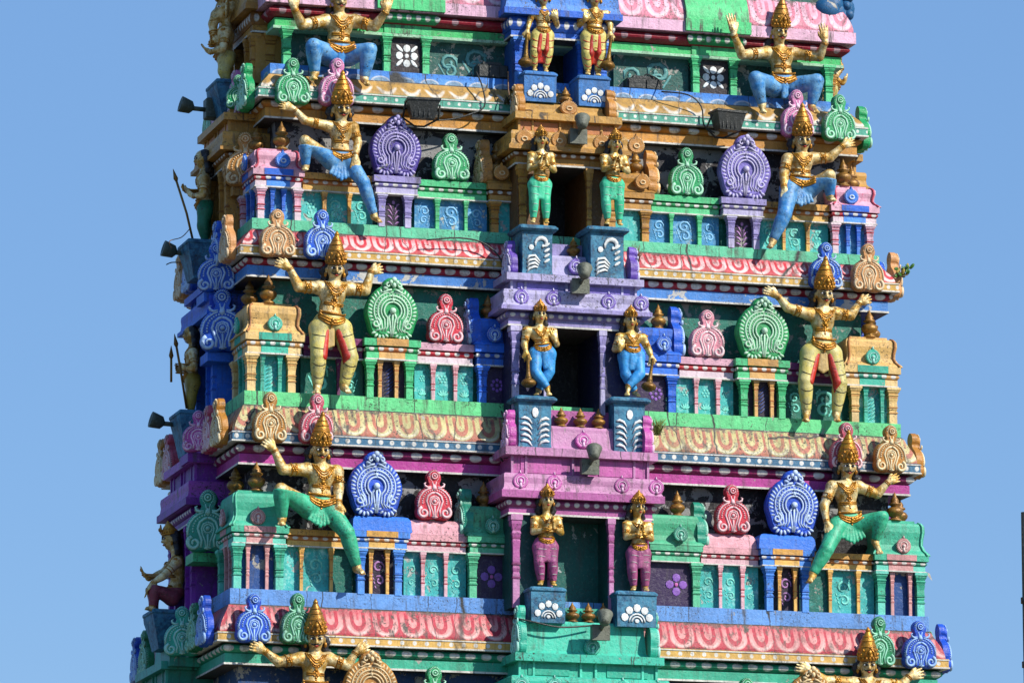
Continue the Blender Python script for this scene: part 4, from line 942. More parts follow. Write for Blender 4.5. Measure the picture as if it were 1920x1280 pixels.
def flood(u, v, Y, rz, label):
    p = at(u, v, Y); o = empty('floodlight', p, rz, label, 'floodlight')
    mb = MB(); vs = []
    w1 = .165
    mb.add([(-.17, -.19, .09), (.17, -.19, .09), (.17, .02, .10), (-.17, .02, .10), (-.12, -.15, -.10), (.12, -.15, -.10), (.12, 0, -.09), (-.12, 0, -.09)], [(0, 1, 2, 3), (7, 6, 5, 4), (4, 5, 1, 0), (5, 6, 2, 1), (6, 7, 3, 2), (7, 4, 0, 3)], 0)
    mb.box(-.18, .18, -.20, .03, .088, .112, 0); 
    for k in range(4): mb.box(-.10+.05*k, -.09+.05*k, -.17, -.15, -.08, .05, 0)
    mb.build('housing', BLK, o)
    mb = MB(); mb.box(-.15, .15, -.175, .0, .113, .118, 0); mb.build('glass', GLS, o)
    mb = MB(); mb.tube([(-.185, -.08, .06), (-.19, .05, -.06), (-.05, .12, -.13), (.05, .12, -.13), (.19, .05, -.06), (.185, -.08, .06)], .012, 0, 6); mb.build('bracket', BLK, o)
flood(790, 210, YL[1]-.28, R(-6), 'large black floodlight hanging on the left half of the topmost cornice')
flood(1358, 232, YL[1]-.28, R(8), 'large dark floodlight hanging on the right half of the topmost cornice')
def boxfit(u, v, Y, w_, h_, label, n=2):
    p = at(u, v, Y); o = empty('junction_box', p, 0, label, 'box'); mb = MB()
    mb.box(-w_/2, w_/2, -.08, .08, 0, h_, 0, b=.01); mb.build('box_body', BLK, o)
    mb = MB()
    for k in range(n): mb.box(-w_/2+.02+k*w_/n, -w_/2+w_/n-.01+k*w_/n, -.095, -.081, .015, h_-.015, 0)
    mb.box(-w_*.3, w_*.3, -.06, .06, h_, h_+.03, 0); mb.build('box_lids', BLK, o)
boxfit(1205, 172, YL[1]+.10, .40, .13, 'black cable box on the topmost blue ledge right of the doorway')
boxfit(920, 150, YL[1]+.10, .34, .15, 'black cable box on the topmost blue ledge left of the doorway', 3)
def cable(pts, r, label, name='cable', m=BLK, wob_=.0):
    P = [at(u, v, Y) for u, v, Y in pts]; Q = []
    for i in range(len(P)-1):
        a = P[max(i-1, 0)]; b = P[i]; c = P[i+1]; d = P[min(i+2, len(P)-1)]
        for t in (0, .25, .5, .75):
            Q.append(.5*((2*b)+(c-a)*t+(2*a-5*b+4*c-d)*t*t+(3*b-a-3*c+d)*t**3)+Vector((rnd.uniform(-1, 1), 0, rnd.uniform(-1, 1)))*wob_)
    Q.append(P[-1]); mb = MB(); mb.tube(Q, r, 0, 6); o = mb.build(name, m); tag(o, label, 'cable'); return o
y1 = YL[1]-.2; y2 = YL[2]-.2; y3 = YL[3]-.2
cable([(893, 135, y1+.1), (905, 165, y1), (908, 200, y1), (880, 215, y1-.02), (845, 224, y1-.02), (812, 226, y1-.04)], .009, 'black cable looping from the cable box to the left floodlight')
cable([(1240, 172, y1+.1), (1290, 178, y1), (1315, 200, y1), (1320, 235, y1), (1340, 250, y1-.05)], .009, 'black cable looping from the right cable box to the right floodlight')
cable([(953, 135, y1), (955, 180, y1-.1), (975, 205, y1-.25), (998, 208, y1-.3), (1003, 228, y1-.3), (1010, 240, y1-.3), (1060, 262, y1-.25)], .008, 'thin pale brown wire running past the ochre doorway roof', m=paint('wire_brown', L('#7a5c40'), chip=0))
cable([(800, 450, y2), (860, 446, y2), (905, 455, y2), (935, 480, y2-.03), (948, 510, y2-.1), (965, 532, y2-.2), (1070, 545, y2-.25)], .009, 'black cable hanging down to the lilac doorway spotlight')
cable([(940, 770, y3), (948, 800, y3-.02), (945, 830, y3-.05), (936, 850, y3-.1), (943, 865, y3-.1)], .010, 'black cable dangling beside the pink pediment')
cable([(945, 858, y3-.15), (985, 856, y3-.25), (1030, 862, y3-.25), (1065, 855, y3-.25), (1090, 868, y3-.25)], .006, 'thin wire running along the pink frieze')
cable([(965, 1158, -.45), (1000, 1165, -.5), (1050, 1175, -.5), (1110, 1172, -.45)], .009, 'dark cable crossing the turquoise pediment')
cable([(355, 430, 1.5), (340, 445, 1.45), (318, 452, 1.4), (322, 466, 1.4)], .005, 'thin twisted wire sticking out beside the spear on the left flank', m=paint('wire_brown', L('#7a5c40'), chip=0))
cable([(338, 492, 1.5), (322, 492, 1.45), (312, 496, 1.4)], .006, 'short wire end poking out below the left flank spotlight')
cable([(1205, 150, y1+.25), (1212, 140, y1+.25), (1235, 150, y1+.2), (1240, 168, y1+.1)], .008, 'black cable curling out of the right cable box')
# tangles of dry roots and grass, sprig, paper scrap
def tuft(u, v, Y, n_, h_, label, hexs, spread=.1, droop=.0, seed=1, name='grass_tuft'):
    r = random.Random(seed); p = at(u, v, Y); mb = MB()
    for i in range(n_):
        a = r.uniform(0, 6.28); q = r.uniform(.2, 1)*spread; hh = r.uniform(.5, 1)*h_
        b = Vector((r.uniform(-.03, .03), r.uniform(-.03, .03), 0)); e = Vector((math.cos(a)*q, -abs(math.sin(a))*q*.6, hh)); m_ = (b+e)/2+Vector((0, 0, hh*.18)); e.z -= droop*hh
        mb.tube([p+b, p+m_, p+e], [.005, .004, .001], 0, 3)
    o = mb.build(name, paint(name+str(seed), L(hexs), chip=0)); tag(o, label, 'plant')
tuft(1191, 500, YL[2]-.38, 70, .24, 'dry brown grass tuft right of the pedestal below the ochre doorway', '#5c4424', .09, seed=1)
tuft(952, 500, YL[2]-.2, 90, .22, 'tangle of dark roots left of the pedestal below the ochre doorway', '#3c3226', .10, seed=2, droop=.6)
tuft(1232, 815, YL[3]-.3, 60, .18, 'green and yellow grass tuft right of the pedestal below the lilac doorway', '#6c7c2c', .12, seed=3)
tuft(945, 830, YL[3]-.22, 60, .2, 'tangle of dark roots beside the pink pediment', '#2c2620', .07, seed=4, droop=.8)
tuft(968, 1165, -.25, 30, .1, 'small dry weeds on the turquoise pediment', '#5a5030', .07, seed=5)
tuft(950, 195, YL[1]-.2, 30, .1, 'small dark moss and weeds by the ochre pediment', '#3a3a20', .06, seed=6)
p = at(1668, 522, .45); o = empty('plant_sprig', p, 0, 'small leafy sprig growing out of the right flank', 'plant'); mb = MB(); rr = random.Random(4)
stems = [[(0, 0, 0), (.05, 0, -.02), (.12, -.02, .02), (.2, -.03, .05)], [(.12, -.02, .02), (.17, 0, .10), (.19, 0, .14)], [(.08, 0, 0), (.12, 0, .06)], [(0, 0, .03), (.06, 0, .03)]]
for s_ in stems: mb.tube(s_, .006, 0, 5)
mb.build('stem', paint('stem_brown', L('#5a4030'), chip=0), o); mb = MB()
for i in range(20):
    c = Vector((.22*rr.random()**.6+.05, rr.uniform(-.04, .04), 0)); c.z = .02+c.x*.3+rr.uniform(-.03, .07)
    M = Matrix.Rotation(rr.uniform(-1, 1), 3, 'Z') @ Matrix.Rotation(rr.uniform(-1.4, 1.4), 3, 'Y'); mb.ell(c, .040, .006, .019, 0 if i % 5 else 1, 7, 4, M)
mb.build('foliage', [paint('leaf_green', L('#3d6b22'), chip=0), paint('leaf_yellow', L('#a89038'), chip=0)], o)
p = at(1740, 1078, 1.2); mb = MB(); mb.add([(p.x-.06, p.y, p.z+.05), (p.x, p.y-.02, p.z-.02), (p.x+.05, p.y, p.z-.06), (p.x+.03, p.y+.02, p.z+.02), (p.x-.06, p.y+.004, p.z+.054), (p.x, p.y-.016, p.z-.016), (p.x+.05, p.y+.004, p.z-.056), (p.x+.03, p.y+.024, p.z+.024)], [(0, 1, 2, 3), (7, 6, 5, 4), (0, 4, 5, 1), (1, 5, 6, 2), (2, 6, 7, 3), (3, 7, 4, 0)])
o = mb.build('paper_scrap', paint('scrap_grey', L('#9a958a'), chip=0)); tag(o, 'grey scrap caught on the right flank at the lowest green corner pavilion', 'scrap')
# slim dark pole at the right edge of the picture
pa = at(1922, 960, -3.); mb = MB(); mb.lathe((pa.x, pa.y, 0), [(.06, 0), (.055, 4), (.042, pa.z)], 0, 12)
pole = mb.build('utility_pole', BLK); tag(pole, 'slim black pole standing right of the tower against the sky', 'pole')
for v in (1125, 1245):
    q = at(1922, v, -3.); mb = MB(); mb.lathe((pa.x, pa.y, q.z-.03), [(.06, 0), (.06, .06)], 0, 12); mb.build('clamp', BLK, pole)
# ------------------------------------------------------------- sculpted figures: smooth distance fields meshed with surface nets
class SDF:
    def __init__(s, lo, hi, h=.009):
        s.h = h; s.lo = np.array(lo, 'f'); s.n = np.ceil((np.array(hi)-np.array(lo))/h).astype(int)+1
        s.g = np.full(s.n, .06, 'f')
    def _reg(s, lo, hi):
        a = np.clip(np.floor((lo-s.lo)/s.h).astype(int), 0, s.n); b = np.clip(np.ceil((hi-s.lo)/s.h).astype(int)+1, 0, s.n)
        if np.any(b <= a): return None
        ax = [s.lo[i]+s.h*np.arange(a[i], b[i], dtype='f') for i in range(3)]
        return a, b, np.meshgrid(*ax, indexing='ij')
    def _put(s, a, b, d, k):
        v = s.g[a[0]:b[0], a[1]:b[1], a[2]:b[2]]
        if k > 0:
            q = np.maximum(k-np.abs(v-d), 0)/k; v[...] = np.minimum(v, d)-q*q*k*.25
        else: v[...] = np.minimum(v, d)
    def cone(s, p, q, r1, r2, k=.02):
        p = np.array(p, 'f'); q = np.array(q, 'f'); m = max(r1, r2)+.06
        rg = s._reg(np.minimum(p, q)-m, np.maximum(p, q)+m)
        if rg is None: return
        a, b, (X, Y, Z) = rg; e = q-p; L2 = max(float(e@e), 1e-9)
        t = np.clip(((X-p[0])*e[0]+(Y-p[1])*e[1]+(Z-p[2])*e[2])/L2, 0, 1)
        d = np.sqrt((X-p[0]-t*e[0])**2+(Y-p[1]-t*e[1])**2+(Z-p[2]-t*e[2])**2)-(r1+(r2-r1)*t)
        s._put(a, b, d, k)
    def ell(s, c, ax, r, k=.02):     # ax: 3 orthonormal axes, r: 3 radii
        c = np.array(c, 'f'); m = max(r)+.06; rg = s._reg(c-m, c+m)
        if rg is None: return
        a, b, (X, Y, Z) = rg; X = X-c[0]; Y = Y-c[1]; Z = Z-c[2]
        u = [(X*w_[0]+Y*w_[1]+Z*w_[2]) for w_ in ax]
        k0 = np.sqrt(sum((u[i]/r[i])**2 for i in range(3))); k1 = np.sqrt(sum((u[i]/r[i]**2)**2 for i in range(3)))
        s._put(a, b, k0*(k0-1)/np.maximum(k1, 1e-6), k)
    def cutabove(s, p, nrm, k=0):    # keep only where (x-p).n < 0
        ax = [s.lo[i]+s.h*np.arange(s.n[i], dtype='f') for i in range(3)]; X, Y, Z = np.meshgrid(*ax, indexing='ij')
        d = (X-p[0])*nrm[0]+(Y-p[1])*nrm[1]+(Z-p[2])*nrm[2]; s.g = np.maximum(s.g, d)
    def mesh(s, org, smooth=1):
        g = s.g; ins = g < 0; n = g.shape
        c = np.zeros((n[0]-1, n[1]-1, n[2]-1), 'i2')
        for i in (0, 1):
            for j in (0, 1):
                for k in (0, 1): c += ins[i:n[0]-1+i, j:n[1]-1+j, k:n[2]-1+k]
        act = (c > 0) & (c < 8); idx = -np.ones(act.shape, 'i4'); I = np.argwhere(act); idx[act] = np.arange(len(I))
        S_ = np.zeros((len(I), 3)); W_ = np.zeros(len(I)); i0, j0, k0 = I.T
        cor = [(i, j, k) for i in (0, 1) for j in (0, 1) for k in (0, 1)]
        for a in range(8):
            for b in range(a+1, 8):
                A, B = np.array(cor[a]), np.array(cor[b])
                if abs(A-B).sum() != 1: continue
                va = g[i0+A[0], j0+A[1], k0+A[2]]; vb = g[i0+B[0], j0+B[1], k0+B[2]]
                m = (va < 0) != (vb < 0); t = np.where(m, va/np.where(m, va-vb, 1), 0)
                S_ += m[:, None]*(A+(B-A)*t[:, None]); W_ += m
        V = s.lo+(I+S_/W_[:, None])*s.h-np.array(org)
        Fs = []
        for ax in range(3):
            sl0 = [slice(1, -1)]*3; sl1 = [slice(1, -1)]*3; sl0[ax] = slice(0, -1); sl1[ax] = slice(1, None)
            a = ins[tuple(sl0)]; b = ins[tuple(sl1)]; off = np.array([0 if i == ax else 1 for i in range(3)])
            for flip, m in ((0, a & ~b), (1, ~a & b)):
                P = np.argwhere(m)+off
                if not len(P): continue
                u, v = [(1, 2), (2, 0), (0, 1)][ax]; du = np.zeros(3, int); dv = np.zeros(3, int); du[u] = 1; dv[v] = 1
                q = [P-du-dv, P-dv, P, P-du]
                f = np.stack([idx[tuple(x.T)] for x in q], 1); Fs.append(f[:, ::-1] if flip else f)
        Fa = np.concatenate(Fs); Fa = Fa[(Fa >= 0).all(1)]
        for _ in range(smooth):      # light Laplacian smoothing
            acc = np.zeros_like(V); cnt = np.zeros(len(V))
            for e in range(4):
                a, b = Fa[:, e], Fa[:, (e+1) % 4]; np.add.at(acc, a, V[b]); np.add.at(acc, b, V[a]); np.add.at(cnt, a, 1); np.add.at(cnt, b, 1)
            V = V*.5+.5*acc/np.maximum(cnt, 1)[:, None]
        return V, Fa
def npmesh(name, V, Fa, mat, parent):
    me = bpy.data.meshes.new(name); me.vertices.add(len(V)); me.vertices.foreach_set('co', V.astype('f').ravel())
    me.loops.add(Fa.size); me.loops.foreach_set('vertex_index', Fa.astype('i4').ravel())
    me.polygons.add(len(Fa)); me.polygons.foreach_set('loop_start', np.arange(0, Fa.size, 4, dtype='i4'))
    me.polygons.foreach_set('use_smooth', np.ones(len(Fa), bool)); me.update(calc_edges=True); me.materials.append(mat)
    o = bpy.data.objects.new(name, me); col.objects.link(o); o.parent = parent; return o

SKIN = paint('statue_gilt_cream', L('#bd9238'), rgb2=L('#dccc9c'), lo=.43, rw=.16, chip=.12, plaster=(.25, .22, .18), mould=.45, streak=.35, rough=.42, metal=.3, bump=.9, spec=.55, vary=.2)
SKIN2 = paint('statue_gilt', L('#c29a42'), rgb2=L('#d8c48c'), lo=.45, chip=.0, mould=.3, streak=.2, rough=.36, metal=.4, bump=.6, spec=.6, vary=.12)
JEW = paint('statue_gold', L('#c08a22'), rgb2=L('#a06a14'), chip=0, mould=.35, streak=.1, rough=.34, metal=.5, bump=.6, spec=.6, vary=.15)
JEWD = paint('statue_dark_gold', L('#8a6a24'), rgb2=L('#6c4c18'), chip=0, mould=.3, rough=.4, metal=.4, bump=.6)
HAIR = paint('statue_hair', (.022, .022, .026), chip=.05, rough=.5, bump=1.0, mould=0, streak=0)
EYEW = paint('eye_white', (.75, .74, .70), chip=0, mould=0, streak=0, bump=0); INK = paint('ink_black', (.01, .01, .012), chip=0, mould=0, streak=0, bump=0); LIP = paint('lip_red', (.42, .03, .03), chip=0, mould=0, streak=0, bump=0)
def cloth(k, h, h2=None): return P_('cloth_'+k, h, rgb2=L(h2 or h, .9), streak=.3, mould=.5, chip=.10, rough=.45, bump=.5)
CL = {'blue': cloth('blue', '#3a86c6', '#689fca'), 'green': cloth('green', '#2aa078', '#3cb088'), 'yellow': cloth('yellow', '#d0c068', '#c6bc7c'), 'pale': cloth('pale_yellow', '#d8cc70', '#cfc070'), 'mint': cloth('mint', '#38c090', '#50c8a0'),
      'sky': cloth('sky', '#2f8cd0', '#3f9ad8'), 'plum': cloth('plum', '#ac5c88', '#94487a'), 'dgreen': cloth('dark_green', '#1c7858'), 'olive': cloth('olive', '#a08c34'), 'maroon': cloth('maroon', '#8a3c4c'), 'red': cloth('red', '#c0281c', '#b03018')}
CLB = P_('cloth_beige', '#c0a468', chip=.1)
def unit(v): v = np.array(v, float); return v/max(np.linalg.norm(v), 1e-9)

def hand(sd, w_, tip, nrm, k=.006, th=1, sc=1., curl=0.):
    w_ = np.array(w_); d = np.array(tip)-w_; Lh = np.linalg.norm(d); d = d/Lh; n_ = unit(np.array(nrm)-d*np.dot(nrm, d)); s_ = np.cross(d, n_)
    sd.cone(w_, w_+d*Lh*.25, .027*sc, .030*sc, .015)
    sd.ell(w_+d*Lh*.32, [d, s_, n_], [Lh*.27, .043*sc, .021*sc], .012)
    for i, (o, l) in enumerate(((-1.5, .88), (-.5, 1.0), (.5, .97), (1.5, .80))):
        b = w_+d*Lh*.42+s_*o*.0205*sc; m_ = w_+d*Lh*(.42+.30*l)+s_*o*.0245*sc-n_*curl*.012; e = w_+d*Lh*(.44+.56*l)+s_*o*.0275*sc-n_*curl*.04
        sd.cone(b, m_, .0118*sc, .0108*sc, k); sd.cone(m_, e, .0108*sc, .009*sc, k)
    t0 = w_+d*Lh*.18+s_*th*.028*sc; t1 = t0+d*Lh*.22+s_*th*.026*sc-n_*.008; sd.cone(t0, t1, .016*sc, .012*sc, .01); sd.cone(t1, t1+d*Lh*.15+s_*th*.006, .012*sc, .010*sc, k)

def ring(mb, c, ax, r, t, m=0, ex=1., n=14):
    ax = unit(ax); a = unit(np.cross(ax, (0, 0, 1) if abs(ax[2]) < .9 else (1, 0, 0))); b = np.cross(ax, a)
    mb.tube([Vector(np.array(c)+(a*math.cos(2*math.pi*i/n)+b*math.sin(2*math.pi*i/n))*r) for i in range(n+1)], t, m, 6)

def figure(name, label, Y, P, cl=('blue', None), crown='tall', moust=True, kh=.011, dyv=None, group=None, lines=None, skirt=True, faceturn=0., hs=1., cat='statue', elephant=False, bare=False, chestrib=1., extra=None, legs=True, hairlong=True, pray=False, belly=0.):
    dyv = dyv or {}
    J = {}
    for k_, v_ in P.items(): J[k_] = np.array(at(v_[0], v_[1], Y+(v_[2] if len(v_) > 2 else 0)))
    org = Vector((J['pel'][0], J['pel'][1], min(j[2] for j in J.values()))); root = empty(name, org, 0, label, cat, group); O = np.array(org)
    pel, wa, sl, sr, face, chin = (J[k_] for k_ in ('pel', 'wa', 'sl', 'sr', 'face', 'chin'))
    lx = unit(sr-sl); lx[2] *= .5; lx = unit(lx); msh = (sl+sr)/2; up = unit(msh-pel); lx = unit(lx-up*np.dot(lx, up)); f = np.cross(lx, up); faceturn += rnd.uniform(-.13, .13); hs *= rnd.uniform(.97, 1.03)
    sw = np.linalg.norm(sr-sl); s = max(.62, min(1.08, sw/.34))*(1.24 if name == 'guardian_statue' else .96)*rnd.uniform(.97, 1.03); hs = hs*(1.14 if name == 'guardian_statue' else 1); A = [lx, f, up]
    keep = [v_ for k_, v_ in J.items() if k_ not in ('mace0', 'mace1', 'mace2')]
    lo = np.min(keep, 0)-.16; hi = np.max(keep, 0)+.16; hi[2] += .05
    sd = SDF(lo, hi)
    # trunk
    ht = np.linalg.norm(msh-pel); tw = sw*.5
    sd.ell(pel+up*.0, A, [.125*s, .098*s, .09*s], .03)
    sd.ell(wa+f*.006*s, A, [.098*s, .083*s, ht*.22], .05)
    sd.ell((wa+pel)/2+f*(.022+belly)*s, A, [.098*s, .075*s, .085*s], .04)
    ribc = msh*.62+wa*.38; sd.ell(ribc, A, [tw*.86, .098*s, ht*.36], .04)
    for q in (-1, 1):
        sd.ell(ribc+lx*q*tw*.36+up*ht*.09+f*.052*s, A, [tw*.34, .05*s, .062*s], .02)
        sd.ell(ribc+lx*q*tw*.38+up*ht*.065+f*.098*s, A, [.010, .008, .010], .004)
    for S0 in (sl, sr): sd.cone(msh+up*.01, S0-up*.005, .062*s, .058*s, .03); sd.ell(S0, A, [.060*s, .058*s, .06*s], .02)
    hup = unit(face-chin) if np.linalg.norm(face-chin) > .02 else up; hup = unit(hup*.5+np.array([0, 0, 1])*.5)
    hf = f*math.cos(faceturn)+lx*math.sin(faceturn); hf = unit(hf-hup*np.dot(hf, hup)); hl = np.cross(hup, hf)   # hl: figure's viewer-right axis
    hl = hl if np.dot(hl, lx) > 0 else -hl; hup0 = hup; hup = unit(hup+hf*(.24 if not elephant else 0)); hf = unit(hf-hup*np.dot(hf, hup)); H = [hl, hf, hup]; hc = face-hf*.025*hs
    sd.cone(msh-up*.01, hc-hup*.05*hs-hf*.01, .052*s, .046*hs, .03)
    if not elephant:
        sd.ell(hc+hup*.02*hs, H, [.076*hs, .088*hs, .092*hs], .01); sd.ell(hc-hup*.045*hs+hf*.022*hs, H, [.054*hs, .055*hs, .050*hs], .03)
        sd.ell(hc-hup*.082*hs+hf*.045*hs, H, [.022*hs, .022*hs, .018*hs], .015)
        for q in (-1, 1):
            sd.ell(hc+hl*q*.038*hs-hup*.018*hs+hf*.050*hs, H, [.026*hs, .022*hs, .024*hs], .015)      # cheeks
            sd.ell(hc+hl*q*.080*hs-hup*.012*hs, H, [.012*hs, .018*hs, .034*hs], .006)                  # ears
            sd.ell(hc+hl*q*.032*hs+hup*.040*hs+hf*.070*hs, H, [.024*hs, .014*hs, .010*hs], .012)       # brow
        sd.cone(hc+hup*.028*hs+hf*.078*hs, hc-hup*.012*hs+hf*.098*hs, .009*hs, .013*hs, .010); sd.ell(hc-hup*.014*hs+hf*.092*hs, H, [.019*hs, .013*hs, .010*hs], .008)
        sd.ell(hc-hup*.042*hs+hf*.078*hs, H, [.022*hs, .014*hs, .011*hs], .008)
    else:
        sd.ell(hc+hup*.04, H, [.10, .12, .12], .03); sd.ell(hc-hup*.03+hf*.06, H, [.075, .08, .09], .03)
        tr = [hc-hup*.04+hf*.11, hc-hup*.14+hf*.14, hc-hup*.24+hf*.13, hc-hup*.32+hf*.10, hc-hup*.36+hf*.05]
        for a, b, r1, r2 in zip(tr, tr[1:], (.062, .05, .042, .036), (.05, .042, .036, .03)): sd.cone(a, b, r1, r2, .02)
        for q in (-1, 1): sd.ell(hc+hl*q*.15+hup*.0-hf*.02, H, [.08, .018, .12], .015); sd.cone(hc+hl*q*.06-hup*.08+hf*.09, hc+hl*q*.07-hup*.12+hf*.17, .018, .009, .006)
    # arms
    for q, S0, e_, w_, h_ in ((-1, 'sl', 'el', 'wl', 'hl'), (1, 'sr', 'er', 'wr', 'hr')):
        a, b, c, d = J[S0], J[e_], J[w_], J[h_]
        sd.cone(a, b, .060*s, .046*s, .02); sd.cone(a*.55+b*.45, a*.35+b*.65, .050*s, .046*s, .02); sd.cone(b, c, .046*s, .031*s, .012); sd.cone(b*.75+c*.25, b*.6+c*.4, .042*s, .038*s, .015)
        nm = J.get('n'+h_[1]); 
        if pray: hand(sd, c, d, lx*q, th=-1 if q < 0 else 1, sc=.8*s)
        else: hand(sd, c, d, P.get('nrm'+h_[1], None) and 0 or f, th=-q if P['th'][0 if q < 0 else 1] > 0 else q, sc=max(.85, s), curl=.5) if 'th' in P else hand(sd, c, d, f, th=-q, sc=max(.85, s), curl=.5)
    # legs
    if legs:
        for q, hp, kn, an, to in ((-1, 'pl', 'kl', 'al', 'tl'), (1, 'pr', 'kr', 'ar', 'tr')):
            a, b, c, d = J[hp], J[kn], J[an], J[to]
            sd.cone(pel+lx*q*.03, a, .09*s, .088*s, .03); sd.cone(a, b, .088*s, .060*s, .02); sd.cone(b, c, .060*s, .038*s, .015); sd.cone(b*.75+c*.25, b*.45+c*.55, .060*s, .046*s, .02)
            ft = unit(d-c); sd.cone(c, c+np.array([0, 0, -.02]), .040*s, .036*s, .015); sd.cone(c-f*-.0+ft*.0+np.array([0, 0, -.025]), d, .034*s, .026*s, .015)
            sdv = np.cross(ft, up); sdv = unit(sdv) if np.linalg.norm(sdv) > .2 else lx
            for i in range(5): p0 = d+sdv*(i-2)*.0145*s; sd.cone(p0, p0+ft*.018, .011, .010, .004)
    V, Fa = sd.mesh(O); body = npmesh('body', V, Fa, SKIN if name != 'door_figure_statue' else SKIN2, root)
    bv = BVHTree.FromPolygons([Vector(v) for v in V], [tuple(map(int, q)) for q in Fa])
    def snap(c, lat, z, off=.0, dir_=None, L_=None, U_=None, rng=.5):
        dir_ = f if dir_ is None else dir_; L_ = lx if L_ is None else L_; U_ = up if U_ is None else U_
        st = Vector(c+L_*lat+U_*z+dir_*rng-O); h_ = bv.ray_cast(st, Vector(-dir_), rng+.25)[0]
        return (Vector(h_)+Vector(dir_)*off) if h_ is not None else Vector(c+L_*lat+U_*z+dir_*.09-O)
    # trousers or dhoti
    if legs and not bare:
        td = SDF(lo, hi); td.ell(pel, A, [.125*s+.012, .098*s+.012, .09*s+.01], .02)
        for q, hp, kn, an in ((-1, 'pl', 'kl', 'al'), (1, 'pr', 'kr', 'ar')):
            a, b, c = J[hp], J[kn], J[an]
            td.cone(pel+lx*q*.03, a, .09*s+kh, .088*s+kh, .03); td.cone(a, b, .088*s+kh, .060*s+kh, .02); td.cone(b, b*.12+c*.88, .060*s+kh, .040*s+kh, .015); td.cone(b*.75+c*.25, b*.45+c*.55, .060*s+kh, .048*s+kh, .02)
            e = b*.12+c*.88
        if skirt == 'fan':
            for i in range(-3, 4): td.cone(pel-up*.05+f*.09*s+lx*i*.018, pel-up*(.26-.02*abs(i))+f*.11*s+lx*i*.040, .014, .020, .008)
        elif skirt: 
            for i in range(-1, 2): td.cone(pel-up*.05+f*.10*s+lx*i*.018, pel-up*.20+f*.085*s+lx*i*.022, .018, .020, .01)
        td.cutabove(pel+up*.045*s, up); V2, F2 = td.mesh(O); fm = None; nf = 0
        bv2 = BVHTree.FromPolygons([Vector(v) for v in V2], [tuple(map(int, q)) for q in F2])
        mb = MB()
        if lines:
            for hp, kn, an in (('pl', 'kl', 'al'), ('pr', 'kr', 'ar')):
                a, b, c = J[hp], J[kn], J[an]
                for (p0, p1, r1, r2, ts) in ((a, b, .088*s+kh, .06*s+kh, (.3, .75)), (b, c, .06*s+kh, .042*s+kh, (.25, .68))):
                    for t in ts:
                        cc = p0+(p1-p0)*t; r_ = r1+(r2-r1)*t; ax = unit(p1-p0); fr = unit(f-ax*np.dot(f, ax)); si = np.cross(ax, fr); pts = []
                        for i in range(9):
                            an_ = R((-62+124*i/8 if lines != 'w' else -38+64*i/8)+rnd.uniform(-3, 3)); dd = fr*math.cos(an_)+si*math.sin(an_); st = Vector(cc+dd*.25+ax*(.030*math.cos(an_*1.5)*(1 if lines != 'w' else -.4))-O)
                            h_ = bv2.ray_cast(st, Vector(-dd), .3)[0]
                            if h_ is not None: pts.append(h_+Vector(dd)*.001)
                        if len(pts) > 3: mb.tube(pts, [.0015]+[.0055 if lines != 'w' else .0035]*(len(pts)-2)+[.0015], 0, 4)
            fm = paint('fold_'+lines, {'w': L('#c0c4c0'), 'r': L('#b03020'), 'k': L('#4a4430')}[lines], chip=0)
            if mb.v: V2 = np.concatenate([V2, np.array(mb.v)]); nf = len(F2); F2 = np.concatenate([F2, np.array(mb.f)+len(V2)-len(mb.v)])
        tr_ = npmesh('trousers', V2, F2, CL[cl[0]], root)
        if fm and nf:
            tr_.data.materials.append(fm); mi = np.zeros(len(F2), 'i4'); mi[nf:] = 1; tr_.data.polygons.foreach_set('material_index', mi)
        if cl[1]:       # inner sash hanging between the legs
            ctr = cl[1] if skirt else None
            t2 = SDF(lo, hi); e = pel-up*.30+f*.03
            for i in range(-2, 3):
                if skirt: t2.cone(pel-up*.06+f*.085*s+lx*i*.014, pel-up*.34+f*.03*s+lx*i*.018, .015, .015, .006)
            for q, hp, kn in ((-1, 'pl', 'kl'), (1, 'pr', 'kr')):
                t2.cone(J[hp]-lx*q*.048*s+f*.060, J[kn]-lx*q*.034+f*.026, .036*s, .046*s, .02)
                if q == 1 or skirt: t2.cone(J[kn]-lx*q*.034+f*.026, J[kn]*.3+J['al' if q < 0 else 'ar']*.7-lx*q*.018+f*.01, .046*s, .034*s, .02)
            V3, F3 = t2.mesh(O); npmesh('sash', V3, F3, CL[cl[1]], root)
            if not skirt:
                t3 = SDF(lo, hi)
                for i in range(-2, 3): t3.cone(pel-up*.05+f*.07*s+lx*i*.012, pel-up*(.29-.015*abs(i))+f*.075*s+lx*i*.024, .016, .018, .006)
                V3, F3 = t3.mesh(O); npmesh('loincloth', V3, F3, CLB, root)
    # hair
    if hairlong and not elephant:
        hd = SDF(lo, hi, .010)
        hd.ell(hc+hup*.03*hs-hf*.028*hs, H, [.086*hs, .085*hs, .090*hs], .02)
        for q in (-1, 1):
            for i in range(6):
                c = hc+hl*q*(.092+.012*math.sin(i*2.))*hs-hf*.035*hs-hup*(.0+.032*i)*hs; hd.ell(c, H, [.036*hs, .036*hs, .028*hs], .012)
        hd.cone(hc-hf*.05*hs, hc-hup*.17*hs-hf*.06*hs, .07*hs, .05*hs, .02); V4, F4 = hd.mesh(O); npmesh('hair', V4, F4, HAIR, root)
    # crown
    hc_ = Vector(hc-O); Mh = Matrix((hl, -hf, hup)).transposed(); k = hs
